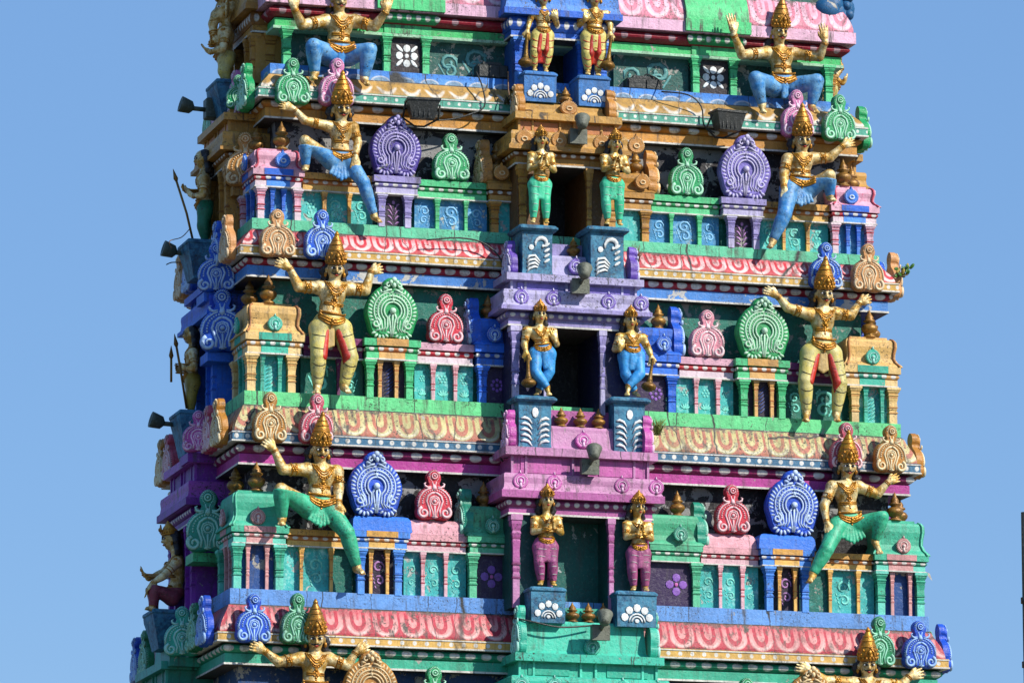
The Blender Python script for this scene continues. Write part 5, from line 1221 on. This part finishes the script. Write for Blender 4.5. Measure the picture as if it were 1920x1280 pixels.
    if crown:
        mb = MB(); base = hc_+Vector(hup)*.048*k+Vector(hf)*.004
        if crown == 'tall': pr = [(.080, 0), (.092, .004), (.094, .02), (.088, .03), (.096, .04), (.097, .055), (.090, .066), (.092, .08), (.084, .11), (.072, .15), (.058, .19), (.040, .23), (.024, .262), (.020, .268), (.024, .276), (.018, .288), (.004, .31)]
        else: pr = [(.078, 0), (.088, .004), (.090, .018), (.082, .026), (.090, .036), (.086, .052), (.072, .066), (.066, .074), (.060, .09), (.046, .104), (.040, .112), (.030, .126), (.016, .136), (.014, .144), (.004, .16)]
        mb.lathe(base, [(r*k, z*k) for r, z in pr], 0, 20, True, False, Mh)
        def cp(an_, z, r): return base+Mh @ Vector((math.sin(an_)*r*k, -math.cos(an_)*r*k, z*k))
        zz_ = ((.03, .094, .012, 9), (.062, .094, .013, 7), (.10, .086, .012, 5)) if crown == 'tall' else ((.03, .088, .010, 9), (.058, .080, .011, 7))
        for z, r, t, n_ in zz_:
            for i in range(n_):
                an_ = R(-80+160*i/(n_-1)); mb.ell(cp(an_, z, r), t*k, t*k, t*1.2*k, 0, 7, 5)
        ct = .085 if crown == 'tall' else .070; mb.tube([cp(R(-22), ct-.03, .098), cp(R(-24), ct, .096), cp(0, ct+.05, .082), cp(R(24), ct, .096), cp(R(22), ct-.03, .098)], .008*k, 0, 6); mb.ell(cp(0, ct, .096), .02*k, .014*k, .024*k, 0, 8, 6)
        if crown == 'tall':
            for z, r in ((.135, .078), (.185, .062), (.225, .044)): ring(mb, base+Vector(hup)*z*k, hup, r*k, .005*k)
        for q in (-1, 1):     # ear ornaments
            mb.ell(hc_+Vector(hl)*q*.088*k-Vector(hup)*.045*k+Vector(hf)*.01, .015*k, .015*k, .024*k, 0, 8, 6)
        mb.build('crown', JEW if crown == 'tall' else JEW, root)
    # face
    if not elephant:
        def fp(lat, z, off=.0): return snap(hc, lat*hs, z*hs, off, hf, hl, hup, .3)
        for q in (-1, 1):
            mb = MB(); c = fp(q*.032, .018, .001); mb.ell(c, .021*k, .006*k, .0105*k, 0, 10, 6, Mh); mb.ell(fp(q*.031, .018, .006), .0110*k, .003*k, .0110*k, 1, 8, 5, Mh)
            mb.tube([fp(q*(.008+.048*t), .018+.013*math.sin(math.pi*t)-(.002 if t == 1 else 0), .004) for t in (0, .2, .4, .6, .8, 1)], [.003, .005, .0055, .0055, .004, .002], 1, 5)
            mb.tube([fp(q*(.012+.040*t), .018-.009*math.sin(math.pi*t), .004) for t in (0, .25, .5, .75, 1)], .002, 1, 4)
            mb.build('eye', [EYEW, INK], root)
            mb = MB(); mb.tube([fp(q*(.010+.052*t), .036+.011*math.sin(math.pi*(t*.9)), .003) for t in (0, .25, .5, .75, 1)], [.003, .0042, .004, .003, .0015], 0, 5); mb.build('eyebrow', INK, root)
        mb = MB(); mb.tube([fp(-.020, -.046, .001), fp(-.010, -.043, .004), fp(0, -.045, .004), fp(.010, -.043, .004), fp(.020, -.046, .001)], [.002, .005, .0045, .005, .002], 0, 6); mb.tube([fp(-.012, -.050, .002), fp(0, -.053, .004), fp(.012, -.050, .002)], [.003, .006, .003], 0, 6); mb.build('lips', LIP, root)
        mb = MB(); mb.ell(fp(0, .042, .002), .005*k, .003*k, .007*k, 0, 6, 4, Mh); mb.build('forehead_mark', LIP, root)
        if moust:
            mb = MB()
            for q in (-1, 1): mb.tube([fp(q*.002, -.031, .004), fp(q*.016, -.034, .007), fp(q*.030, -.036, .006), fp(q*.043, -.028, .004), fp(q*.047, -.016, .003)], [.005, .0075, .007, .005, .002], 0, 6)
            mb.build('moustache', INK, root)
    else:
        for q in (-1, 1):
            mb = MB(); c = hc_+Vector(hl)*q*.088+Vector(hf)*.075+Vector(hup)*.03; mb.ell(c, .008, .022, .014, 0, 8, 5, Mh); mb.ell(c+Vector(hl)*q*.005, .006, .009, .010, 1, 6, 4, Mh); mb.build('eye', [EYEW, INK], root)
    # jewellery draped on the body
    cz = msh
    def curve(c, wd, z0, sag, off=.004, n_=13): return [snap(c, wd*t, z0-sag*(1-t*t), off) for t in [-1+2*i/(n_-1) for i in range(n_)]]
    mb = MB()
    nt_ = (-.0 if np.dot(hup, up) > 0 else 0)
    for wd, z0, sag, t_ in ((.062, .030, .055, .009), (.080, .034, .082, .007), (.098, .036, .110, .009)): mb.tube(curve(cz, wd*s, z0*s, sag*s, .003), t_*s, 0, 6)
    for i in range(13):
        t = -1+2*i/12; mb.ell(snap(cz, .098*s*t, (.036-.128*(1-t*t))*s, .004), .010*s, .008, .011*s, 0, 6, 4)
    for (a_, z_, r_) in ((0, -.115, .020), (-.020, -.135, .014), (.020, -.135, .014), (0, -.155, .016), (-.016, -.172, .010), (.016, -.172, .010), (0, -.188, .013), (0, -.21, .008)):
        mb.ell(snap(cz, a_*s, z_*s, .003), r_*s, r_*.7*s, r_*s, 0, 8, 5)
    mb.build('necklace', JEW, root)
    mb = MB(); bz = ht*.52
    for dz in (-.012, .008): mb.tube(curve(cz, tw*.62, -bz+dz, .004, .003), .008*s, 0, 6)
    mb.ell(snap(cz, 0, -bz, .004), .016*s, .012*s, .014*s, 0, 8, 5); mb.build('chest_band', JEW, root)
    mb = MB()
    for dz, t_ in ((.050, .010), (.030, .014), (.006, .015), (-.016, .010)): mb.tube([snap(pel, .118*s*t, (.018+dz*1.0)*s-(.045 if dz < .04 else .01)*s*(1-t*t), .012) for t in [-1+2*i/14 for i in range(15)]], t_*s, 0, 6)
    for (a_, z_, r_) in ((0, .0, .020), (-.032, .006, .015), (.032, .006, .015), (-.060, .014, .012), (.060, .014, .012), (0, -.032, .017), (0, -.058, .012)): mb.ell(snap(pel, a_*s, (z_-.005)*s, .018), r_*s, r_*.7*s, r_*s, 0, 8, 5)
    mb.build('belt', JEW, root)
    mb = MB(); mb.ell(snap(pel, 0, .105*s, .0), .010*s, .004, .010*s, 0, 8, 4); 
    mb.build('navel', INK, root)
    for q, S0, e_, w_ in ((-1, 'sl', 'el', 'wl'), (1, 'sr', 'er', 'wr')):
        a, b, c = J[S0]-O, J[e_]-O, J[w_]-O; mb = MB(); m_ = a*.42+b*.58; ax = unit(b-a); fr = unit(f-ax*np.dot(f, ax)); sv = np.cross(ax, fr)
        for t in (-.022, .022): ring(mb, m_+ax*t*s, ax, .054*s, .008*s)
        for i in range(6): an_ = R(60*i); mb.ell(Vector(m_+fr*.056*s+(ax*math.cos(an_)+sv*math.sin(an_))*.020*s), .013*s, .010*s, .013*s, 0, 6, 4)
        mb.ell(Vector(m_+fr*.060*s), .016*s, .013*s, .016*s, 0, 8, 5); mb.build('armlet', JEW, root)
        mb = MB(); ax = unit(c-b)
        for t in (.0, -.016): ring(mb, c+ax*t, ax, .032*s, .006*s)
        mb.build('bangle', JEW, root)
        if crown == 'short':
            mb = MB(); S1 = Vector(a); 
            for i in range(5): an_ = R(-60+30*i); mb.ell(S1+Vector(lx*q*.02*s)+Vector(f)*math.cos(an_)*.05*s+Vector(lx)*math.sin(an_)*.045*s+Vector(up)*.02*s, .018*s, .014*s, .020*s, 0, 7, 5)
            mb.build('shoulder_ornament', JEW, root)
    if legs and crown == 'short':
        for an, kn in (('al', 'kl'), ('ar', 'kr')):
            mb = MB(); ring(mb, J[an]-O, J[kn]-J[an], .044*s, .006); mb.build('anklet', JEW, root)
    if 'mace0' in J:
        a, b, r_ = J['mace0']-O, J['mace1']-O, .080
        mb = MB(); ax = Vector(unit(b-a)); Mm = ax.to_track_quat('Z', 'Y').to_matrix(); Lm = np.linalg.norm(b-a)
        mb.lathe(Vector(a), [(.015, -.05), (.022, -.03), (.017, 0), (.017, Lm*.3), (.021, Lm*.5), (.027, Lm*.66), (.036, Lm*.74), (.030, Lm*.77), (.058, Lm*.82), (r_, Lm*.92), (r_+.002, Lm*.98), (.062, Lm*1.06), (.035, Lm*1.12), (.004, Lm*1.15)], 0, 12, True, False, Mm)
        mb.build('mace', JEWD, root)
    if extra: extra(root, J, O, f, lx, up)
    return root

GG = 'seated and standing guardian statues along the parapets'
def side(n, i): return f"{'left' if i == 0 else 'right'} end of the {TN[n]}"
y = YL[1]-.02
figure('guardian_statue', 'squatting guardian statue in blue trousers, both hands raised, left end of the top tier', y, dict(face=(637, 2, -.06), chin=(639, 22, -.06), sl=(610, 40), sr=(665, 40), el=(566, 47, -.12), wl=(552, 17, -.22), hl=(546, -14, -.24), er=(703, 50, -.12), wr=(723, 23, -.22), hr=(730, -8, -.24), wa=(634, 72), pel=(635, 95), pl=(618, 104, -.02), kl=(588, 87, -.2), al=(590, 135, -.14), tl=(588, 147, -.22), pr=(653, 104, -.02), kr=(692, 93, -.2), ar=(683, 145, -.14), tr=(688, 157, -.22)), group=GG)
figure('guardian_statue', 'squatting guardian statue in blue trousers, tall crown, both palms raised, right end of top tier', y, dict(face=(1463, 62, -.06), chin=(1463, 80, -.06), sl=(1438, 99), sr=(1488, 101), el=(1391, 103, -.12), wl=(1376, 66, -.22), hl=(1370, 25, -.24), er=(1536, 107, -.12), wr=(1547, 80, -.22), hr=(1544, 44, -.24), wa=(1464, 130), pel=(1465, 153), pl=(1450, 163, -.02), kl=(1417, 147, -.2), al=(1429, 195, -.14), tl=(1431, 209, -.22), pr=(1486, 163, -.02), kr=(1531, 152, -.2), ar=(1522, 197, -.14), tr=(1530, 209, -.22)), group=GG)
y = YL[2]-.02
figure('guardian_statue', 'seated guardian statue in blue trousers reaching left to a plaque, left end of second tier', y, dict(face=(641, 206, -.04), chin=(642, 222, -.04), sl=(616, 237), sr=(662, 239), el=(571, 226, -.04), wl=(552, 205, -.08), hl=(524, 196, -.1), er=(671, 267, -.03), wr=(667, 292, -.12), hr=(664, 318, -.16), wa=(637, 272), pel=(637, 295), pl=(622, 303, -.03), kl=(572, 264, -.2), al=(573, 310, -.12), tl=(572, 317, -.22), pr=(655, 306, -.03), kr=(681, 342, -.16), ar=(701, 403, -.12), tr=(711, 414, -.18)), group=GG, skirt='fan')
figure('guardian_statue', 'seated guardian statue in blue trousers reaching right to a plaque, right end of second tier', y, dict(face=(1505, 265, -.04), chin=(1507, 281, -.04), sl=(1477, 299), sr=(1525, 297), el=(1470, 326, -.03), wl=(1470, 351, -.10), hl=(1481, 380, -.14), er=(1556, 296, -.04), wr=(1580, 274, -.08), hr=(1603, 264, -.1), wa=(1501, 325), pel=(1498, 345), pl=(1480, 356, -.03), kl=(1471, 402, -.15), al=(1449, 450, -.12), tl=(1444, 462, -.18), pr=(1515, 356, -.03), kr=(1555, 329, -.2), ar=(1556, 366, -.12), tr=(1562, 374, -.2)), group=GG, skirt='fan')
y = YL[3]-.03
figure('guardian_statue', 'standing guardian statue in striped yellow trousers, both arms raised, left end of third tier', y, dict(face=(629, 506, -.04), chin=(629, 524, -.04), sl=(598, 539), sr=(654, 541), el=(560, 538, -.02), wl=(543, 503, -.04), hl=(518, 489, -.06), er=(685, 545, -.02), wr=(696, 509, -.04), hr=(718, 502, -.06), wa=(618, 578), pel=(618, 603), pl=(599, 617), kl=(597, 668, -.08), al=(595, 722, -.06), tl=(594, 735, -.13), pr=(640, 617), kr=(657, 670, -.08), ar=(645, 722, -.06), tr=(652, 733, -.13)), cl=('yellow', 'red'), lines='k', group=GG, skirt=False)
figure('guardian_statue', 'standing guardian statue in striped yellow trousers, both arms raised, right end of third tier', y, dict(face=(1546, 553, -.04), chin=(1547, 571, -.04), sl=(1518, 589), sr=(1567, 587), el=(1477, 577, -.02), wl=(1459, 556, -.04), hl=(1434, 541, -.06), er=(1595, 592, -.02), wr=(1611, 568, -.04), hr=(1634, 558, -.06), wa=(1541, 627), pel=(1540, 650), pl=(1519, 663), kl=(1510, 715, -.08), al=(1512, 771, -.06), tl=(1511, 787, -.13), pr=(1560, 664), kr=(1575, 718, -.08), ar=(1568, 774, -.06), tr=(1570, 787, -.13)), cl=('yellow', 'red'), lines='k', group=GG, skirt=False)
y = YL[4]-.02
figure('guardian_statue', 'seated guardian statue in green trousers, palm raised to the left, left end of fourth tier', y, dict(face=(601, 846, -.04), chin=(601, 863, -.04), sl=(575, 880), sr=(631, 884), el=(530, 880, -.04), wl=(514, 843, -.08), hl=(495, 825, -.1), er=(635, 913, -.03), wr=(634, 942, -.12), hr=(637, 972, -.16), wa=(598, 921), pel=(598, 943), pl=(581, 953, -.03), kl=(527, 918, -.2), al=(529, 970, -.12), tl=(528, 981, -.2), pr=(618, 958, -.03), kr=(650, 998, -.16), ar=(669, 1062, -.12), tr=(679, 1073, -.18)), cl=('green', None), group=GG, skirt='fan')
figure('guardian_statue', 'seated guardian statue in green trousers, arm reaching right, right end of fourth tier', y, dict(face=(1590, 876, -.04), chin=(1591, 892, -.04), sl=(1560, 912), sr=(1609, 912), el=(1545, 947, -.03), wl=(1550, 978, -.10), hl=(1564, 1006, -.14), er=(1645, 926, -.04), wr=(1665, 904, -.08), hr=(1687, 893, -.1), wa=(1588, 949), pel=(1590, 974), pl=(1569, 988, -.03), kl=(1550, 1030, -.15), al=(1524, 1075, -.12), tl=(1518, 1089, -.18), pr=(1608, 986, -.03), kr=(1653, 969, -.2), ar=(1641, 1012, -.12), tr=(1649, 1034, -.2)), cl=('green', None), group=GG, skirt='fan')
y = YL[5]+.02
figure('guardian_statue', 'lowest left guardian statue, both arms raised, below the deep blue and green plaques', y, dict(face=(592, 1199, -.04), chin=(593, 1215, -.04), sl=(563, 1234), sr=(616, 1234), el=(522, 1240, -.02), wl=(497, 1220, -.04), hl=(470, 1208, -.06), er=(651, 1247, -.02), wr=(667, 1223, -.04), hr=(693, 1208, -.06), wa=(587, 1266), pel=(587, 1292), pl=(568, 1306), kl=(562, 1360, -.08), al=(560, 1415, -.06), tl=(559, 1428, -.13), pr=(607, 1306), kr=(622, 1360, -.08), ar=(612, 1412, -.06), tr=(618, 1425, -.13)), cl=('yellow', 'red'), lines='k', group=GG, skirt=False)
figure('guardian_statue', 'lowest right guardian statue, arms raised, beside a tan crested plaque at the bottom', y, dict(face=(1627, 1248, -.04), chin=(1628, 1264, -.04), sl=(1600, 1281), sr=(1654, 1283), el=(1545, 1275, -.02), wl=(1522, 1258, -.04), hl=(1494, 1247, -.06), er=(1690, 1284, -.02), wr=(1705, 1268, -.04), hr=(1733, 1260, -.06), wa=(1624, 1315), pel=(1624, 1340), pl=(1605, 1355), kl=(1600, 1410, -.08), al=(1598, 1460, -.06), tl=(1597, 1475, -.13), pr=(1645, 1355), kr=(1660, 1410, -.08), ar=(1650, 1462, -.06), tr=(1655, 1475, -.13)), cl=('yellow', 'red'), lines='k', group=GG, skirt=False)
# figures flanking the doorways
GD = 'door figures standing on the pedestals'
K = dict(crown='short', moust=False, group=GD, hs=.86, skirt=True)
def yd(n): return BAYY[n][0]-.20+.17
y = yd(1)
figure('door_figure_statue', 'door figure in yellow striped dhoti holding a mace, on the left sky blue pedestal', y, dict(face=(1019, -6, -.05), chin=(1021, 6, -.05), sl=(1000, 22), sr=(1036, 24), el=(992, 44), wl=(989, 58, -.06), hl=(988, 74, -.08), er=(1044, 46), wr=(1043, 34, -.10), hr=(1039, 18, -.14), wa=(1017, 44), pel=(1017, 60), pl=(1006, 68), kl=(1002, 96, -.03), al=(1002, 125), tl=(1003, 131, -.08), pr=(1028, 68), kr=(1029, 96, -.03), ar=(1023, 127), tr=(1024, 133, -.08), mace0=(988, 72, -.1), mace1=(985, 120, -.1)), cl=('pale', 'red'), lines='r', belly=.02, **K)
figure('door_figure_statue', 'door figure in yellow striped dhoti holding a mace, on the right sky blue pedestal', y, dict(face=(1116, -4, -.05), chin=(1116, 8, -.05), sl=(1094, 24), sr=(1136, 27), el=(1087, 46), wl=(1096, 38, -.10), hl=(1102, 24, -.14), er=(1144, 46), wr=(1144, 62, -.06), hr=(1145, 78, -.08), wa=(1114, 46), pel=(1113, 62), pl=(1101, 70), kl=(1100, 100, -.03), al=(1102, 131), tl=(1102, 138, -.08), pr=(1125, 71), kr=(1127, 101, -.03), ar=(1121, 133), tr=(1122, 140, -.08), mace0=(1145, 76, -.1), mace1=(1139, 126, -.1)), cl=('pale', 'red'), lines='r', belly=.02, **K)
K['hs'] = .80
y = yd(2)-.12
figure('door_figure_statue', 'praying door figure in mint green trousers left of the ochre doorway', y, dict(face=(1015, 262, -.05), chin=(1017, 275, -.05), sl=(996, 291), sr=(1033, 293), el=(993, 317, -.03), wl=(1013, 309, -.14), hl=(1019, 284, -.15), er=(1039, 320, -.03), wr=(1026, 309, -.14), hr=(1021, 284, -.15), wa=(1011, 318), pel=(1012, 338), pl=(1001, 347), kl=(1001, 376, -.03), al=(1000, 409), tl=(999, 415, -.08), pr=(1023, 347), kr=(1023, 376, -.03), ar=(1024, 411), tr=(1025, 416, -.08)), cl=('mint', None), pray=True, lines='w', faceturn=.1, **K)
figure('door_figure_statue', 'praying door figure in mint green trousers right of the ochre doorway', y, dict(face=(1154, 269, -.05), chin=(1155, 282, -.05), sl=(1132, 296), sr=(1170, 298), el=(1132, 318, -.03), wl=(1150, 312, -.14), hl=(1157, 290, -.15), er=(1177, 322, -.03), wr=(1164, 313, -.14), hr=(1159, 290, -.15), wa=(1150, 320), pel=(1148, 339), pl=(1137, 348), kl=(1136, 378, -.03), al=(1139, 411), tl=(1138, 418, -.08), pr=(1159, 348), kr=(1161, 378, -.03), ar=(1161, 413), tr=(1163, 420, -.08)), cl=('mint', None), pray=True, lines='w', faceturn=.1, **K)
y = yd(3)
figure('door_figure_statue', 'door figure with crossed blue legs leaning on a mace, left of the lilac doorway', y, dict(face=(1013, 590, -.05), chin=(1014, 603, -.05), sl=(988, 620), sr=(1033, 622), el=(983, 645), wl=(986, 658, -.05), hl=(991, 678, -.08), er=(1043, 645), wr=(1041, 640, -.06), hr=(1038, 614, -.08), wa=(1016, 637), pel=(1016, 655), pl=(1004, 664), kl=(1004, 698, -.08), al=(1026, 726, -.10), tl=(1029, 738, -.14), pr=(1029, 664), kr=(1030, 696, -.02), ar=(1010, 730, .02), tr=(1006, 738, -.04), mace0=(990, 674, -.1), mace1=(991, 720, -.1)), cl=('sky', None), **K)
figure('door_figure_statue', 'door figure with crossed blue legs leaning on a mace, right of the lilac doorway', y, dict(face=(1183, 601, -.05), chin=(1184, 614, -.05), sl=(1162, 632), sr=(1205, 633), el=(1153, 655), wl=(1162, 656, -.08), hl=(1167, 632, -.10), er=(1217, 658), wr=(1221, 668, -.04), hr=(1223, 684, -.06), wa=(1184, 641), pel=(1183, 658), pl=(1171, 668), kl=(1173, 702, -.02), al=(1190, 732, .02), tl=(1196, 740, -.04), pr=(1196, 668), kr=(1200, 700, -.08), ar=(1178, 724, -.10), tr=(1176, 738, -.14), mace0=(1223, 680, -.1), mace1=(1216, 727, -.1)), cl=('sky', None), **K)
K['hs'] = .88
y = yd(4)
figure('door_figure_statue', 'praying door figure in plum striped trousers on the left daisy pedestal of the pink niche', y, dict(face=(1026, 938, -.05), chin=(1027, 954, -.05), sl=(1003, 974), sr=(1045, 974), el=(1000, 997, -.03), wl=(1026, 991, -.14), hl=(1032, 964, -.15), er=(1052, 998, -.03), wr=(1039, 990, -.14), hr=(1034, 964, -.15), wa=(1024, 996), pel=(1022, 1015), pl=(1011, 1026), kl=(1011, 1054, -.03), al=(1014, 1088), tl=(1013, 1094, -.08), pr=(1034, 1026), kr=(1036, 1054, -.03), ar=(1037, 1089), tr=(1039, 1095, -.08)), cl=('plum', None), pray=True, lines='w', faceturn=.1, **K)
figure('door_figure_statue', 'praying door figure in plum striped trousers on the right daisy pedestal of the pink niche', y, dict(face=(1197, 951, -.05), chin=(1198, 967, -.05), sl=(1175, 983), sr=(1216, 985), el=(1174, 1007, -.03), wl=(1196, 1002, -.14), hl=(1201, 976, -.15), er=(1221, 1010, -.03), wr=(1208, 1002, -.14), hr=(1203, 976, -.15), wa=(1197, 1009), pel=(1197, 1028), pl=(1186, 1038), kl=(1185, 1065, -.03), al=(1188, 1098), tl=(1187, 1104, -.08), pr=(1208, 1038), kr=(1210, 1065, -.03), ar=(1210, 1099), tr=(1212, 1105, -.08)), cl=('plum', None), pray=True, lines='w', faceturn=.1, **K)
# figures on the left flank, facing left
GF = 'statues on the left flank'
def spear(pts, nm, head=None):
    def fn(root, J, O, f, lx, up):
        mb = MB(); P_0 = [at(u, v, Yq) for u, v, Yq in pts]; P_0 = [p-Vector(O) for p in P_0]; mb.tube(P_0, .013, 0, 7)
        d = (P_0[0]-P_0[-1]).normalized(); mb.tube([P_0[0], P_0[0]+d*.03, P_0[0]+d*.14], [.014, .026, .002], 0, 8, True, .4); mb.build(nm, JEWD, root)
    return fn
y = 1.75
figure('flank_figure_statue', 'standing flank statue with dark hair and green dhoti holding a long spear', y, dict(face=(376, 300, 0), chin=(373, 316, 0), sl=(382, 330, .12), sr=(382, 336, -.14), el=(376, 362, .16), wl=(352, 358, .10), hl=(340, 350, .06), er=(380, 366, -.20), wr=(362, 368, -.16), hr=(342, 352, -.02), wa=(384, 362, 0), pel=(384, 384, 0), pl=(384, 396, .06), kl=(384, 420, .07), al=(386, 446, .06), tl=(379, 452, .06), pr=(384, 396, -.07), kr=(380, 422, -.08), ar=(384, 448, -.07), tr=(377, 454, -.07)), cl=('dgreen', None), crown=None, moust=False, group=GF, hs=.9, skirt=False, extra=spear([(331, 340, 1.72), (350, 400, 1.7), (362, 452, 1.7)], 'spear'))
y = 1.75
figure('flank_figure_statue', 'standing flank statue with black hair and olive dhoti holding a bow and arrow', y, dict(face=(354, 628, 0), chin=(350, 642, 0), sl=(362, 655, .12), sr=(362, 661, -.14), el=(356, 690, .16), wl=(338, 693, .06), hl=(326, 688, .02), er=(364, 690, -.20), wr=(346, 690, -.16), hr=(335, 686, -.10), wa=(360, 690, 0), pel=(360, 708, 0), pl=(360, 718, .06), kl=(358, 742, .07), al=(358, 766, .06), tl=(351, 771, .06), pr=(362, 718, -.07), kr=(358, 744, -.08), ar=(358, 768, -.07), tr=(351, 773, -.07)), cl=('olive', None), crown=None, moust=False, group=GF, hs=.86, skirt=False, extra=lambda root, J, O, f, lx, up: (spear([(331, 650, 1.6), (338, 690, 1.6), (350, 766, 1.65)], 'bow')(root, J, O, f, lx, up), spear([(321, 672, 1.7), (321, 716, 1.7)], 'arrow')(root, J, O, f, lx, up)))
y = 1.7
figure('flank_figure_statue', 'seated flank statue with arm stretched over its knee, maroon dhoti, beside the purple bay', y, dict(face=(316, 1012, 0), chin=(313, 1030, 0), sl=(332, 1046, .14), sr=(334, 1052, -.15), el=(306, 1072, .12), wl=(278, 1084, .06), hl=(261, 1064, .05), er=(306, 1080, -.18), wr=(286, 1092, -.14), hr=(268, 1118, -.12), wa=(334, 1086, 0), pel=(330, 1110, 0), pl=(322, 1116, .07), kl=(286, 1106, .12), al=(290, 1140, .10), tl=(282, 1146, .10), pr=(322, 1120, -.08), kr=(290, 1104, -.14), ar=(286, 1136, -.14), tr=(276, 1140, -.14)), cl=('maroon', None), crown='short', moust=False, group=GF, hs=1.0, skirt=False)
y = 1.75
figure('flank_figure_statue', 'elephant-headed flank statue in yellow dhoti with open hand, topmost on the left', y, dict(face=(420, 22, 0), chin=(418, 50, 0), sl=(424, 54, .14), sr=(424, 60, -.16), el=(412, 84, .18), wl=(396, 84, .1), hl=(392, 72, .08), er=(418, 92, -.20), wr=(394, 98, -.16), hr=(375, 86, -.14), wa=(424, 88, 0), pel=(424, 106, 0), pl=(424, 114, .06), kl=(422, 132, .07), al=(424, 148, .06), tl=(417, 153, .06), pr=(424, 114, -.07), kr=(420, 132, -.08), ar=(424, 150, -.07), tr=(417, 155, -.07)), cl=('yellow', None), crown='short', moust=False, group=GF, hs=1.1, skirt=False, elephant=True, belly=.04)
y = 1.9
figure('flank_figure_statue', 'flank statue with arms stretched out to the right holding a spearhead, topmost right', y, dict(face=(1556, 88, 0), chin=(1558, 104, 0), sl=(1556, 118, -.14), sr=(1558, 118, .14), el=(1566, 142, -.16), wl=(1578, 128, -.12), hl=(1576, 112, -.1), er=(1562, 146, .16), wr=(1580, 156, .1), hr=(1592, 142, .1), wa=(1556, 144, 0), pel=(1556, 162, 0), pl=(1556, 170, -.07), kl=(1557, 186, -.08), al=(1557, 200, -.06), tl=(1563, 206, -.06), pr=(1556, 170, .07), kr=(1557, 186, .08), ar=(1557, 200, .06), tr=(1563, 206, .06)), cl=('yellow', None), crown='short', moust=False, group=None, hs=.8, skirt=False, extra=spear([(1577, 98, 1.8), (1576, 126, 1.8)], 'spearhead'))
# pedestals of the flank figures
for n, u0, u1, v0, v1, lab in ((1, 405, 445, 156, 215, 'blue pedestal under the elephant-headed flank statue'), (2, 352, 412, 455, 520, 'dark blue pedestal under the spear-holding flank statue'), (3, 336, 392, 774, 850, 'dark blue pedestal under the bow-holding flank statue'), (4, 286, 356, 1146, 1215, 'dark blue pedestal under the seated flank statue')):
    Yf = 1.5; a, b = at(u0, v0, Yf), at(u1, v1, Yf); z1 = at((u0+u1)/2, v0, 1.7).z; z0 = b.z
    root = empty('statue_pedestal', ((a.x+b.x)/2, Yf+.25, z0), 0, lab, 'pedestal', 'pedestals on the left flank'); M = Matrix.Translation((-(a.x+b.x)/2, -(Yf+.25), -z0))
    mb = MB(M); sweep(mb, 0, Yf, Yf+.5, [(-.01, z1-.05), (-.015, z1-.10), (-.05, z0+(z1-z0)*.45), (-.09, z0)], 0, x0=a.x, x1=b.x); mb.build('pedestal_block', PB, root)
    mb = MB(M); mb.box(a.x, b.x, Yf, Yf+.5, z1-.05, z1, 0, b=.012); mb.build('pedestal_cap', PB, root)
print('objects', len(bpy.data.objects), 'polys', sum(len(m.polygons) for m in bpy.data.meshes))
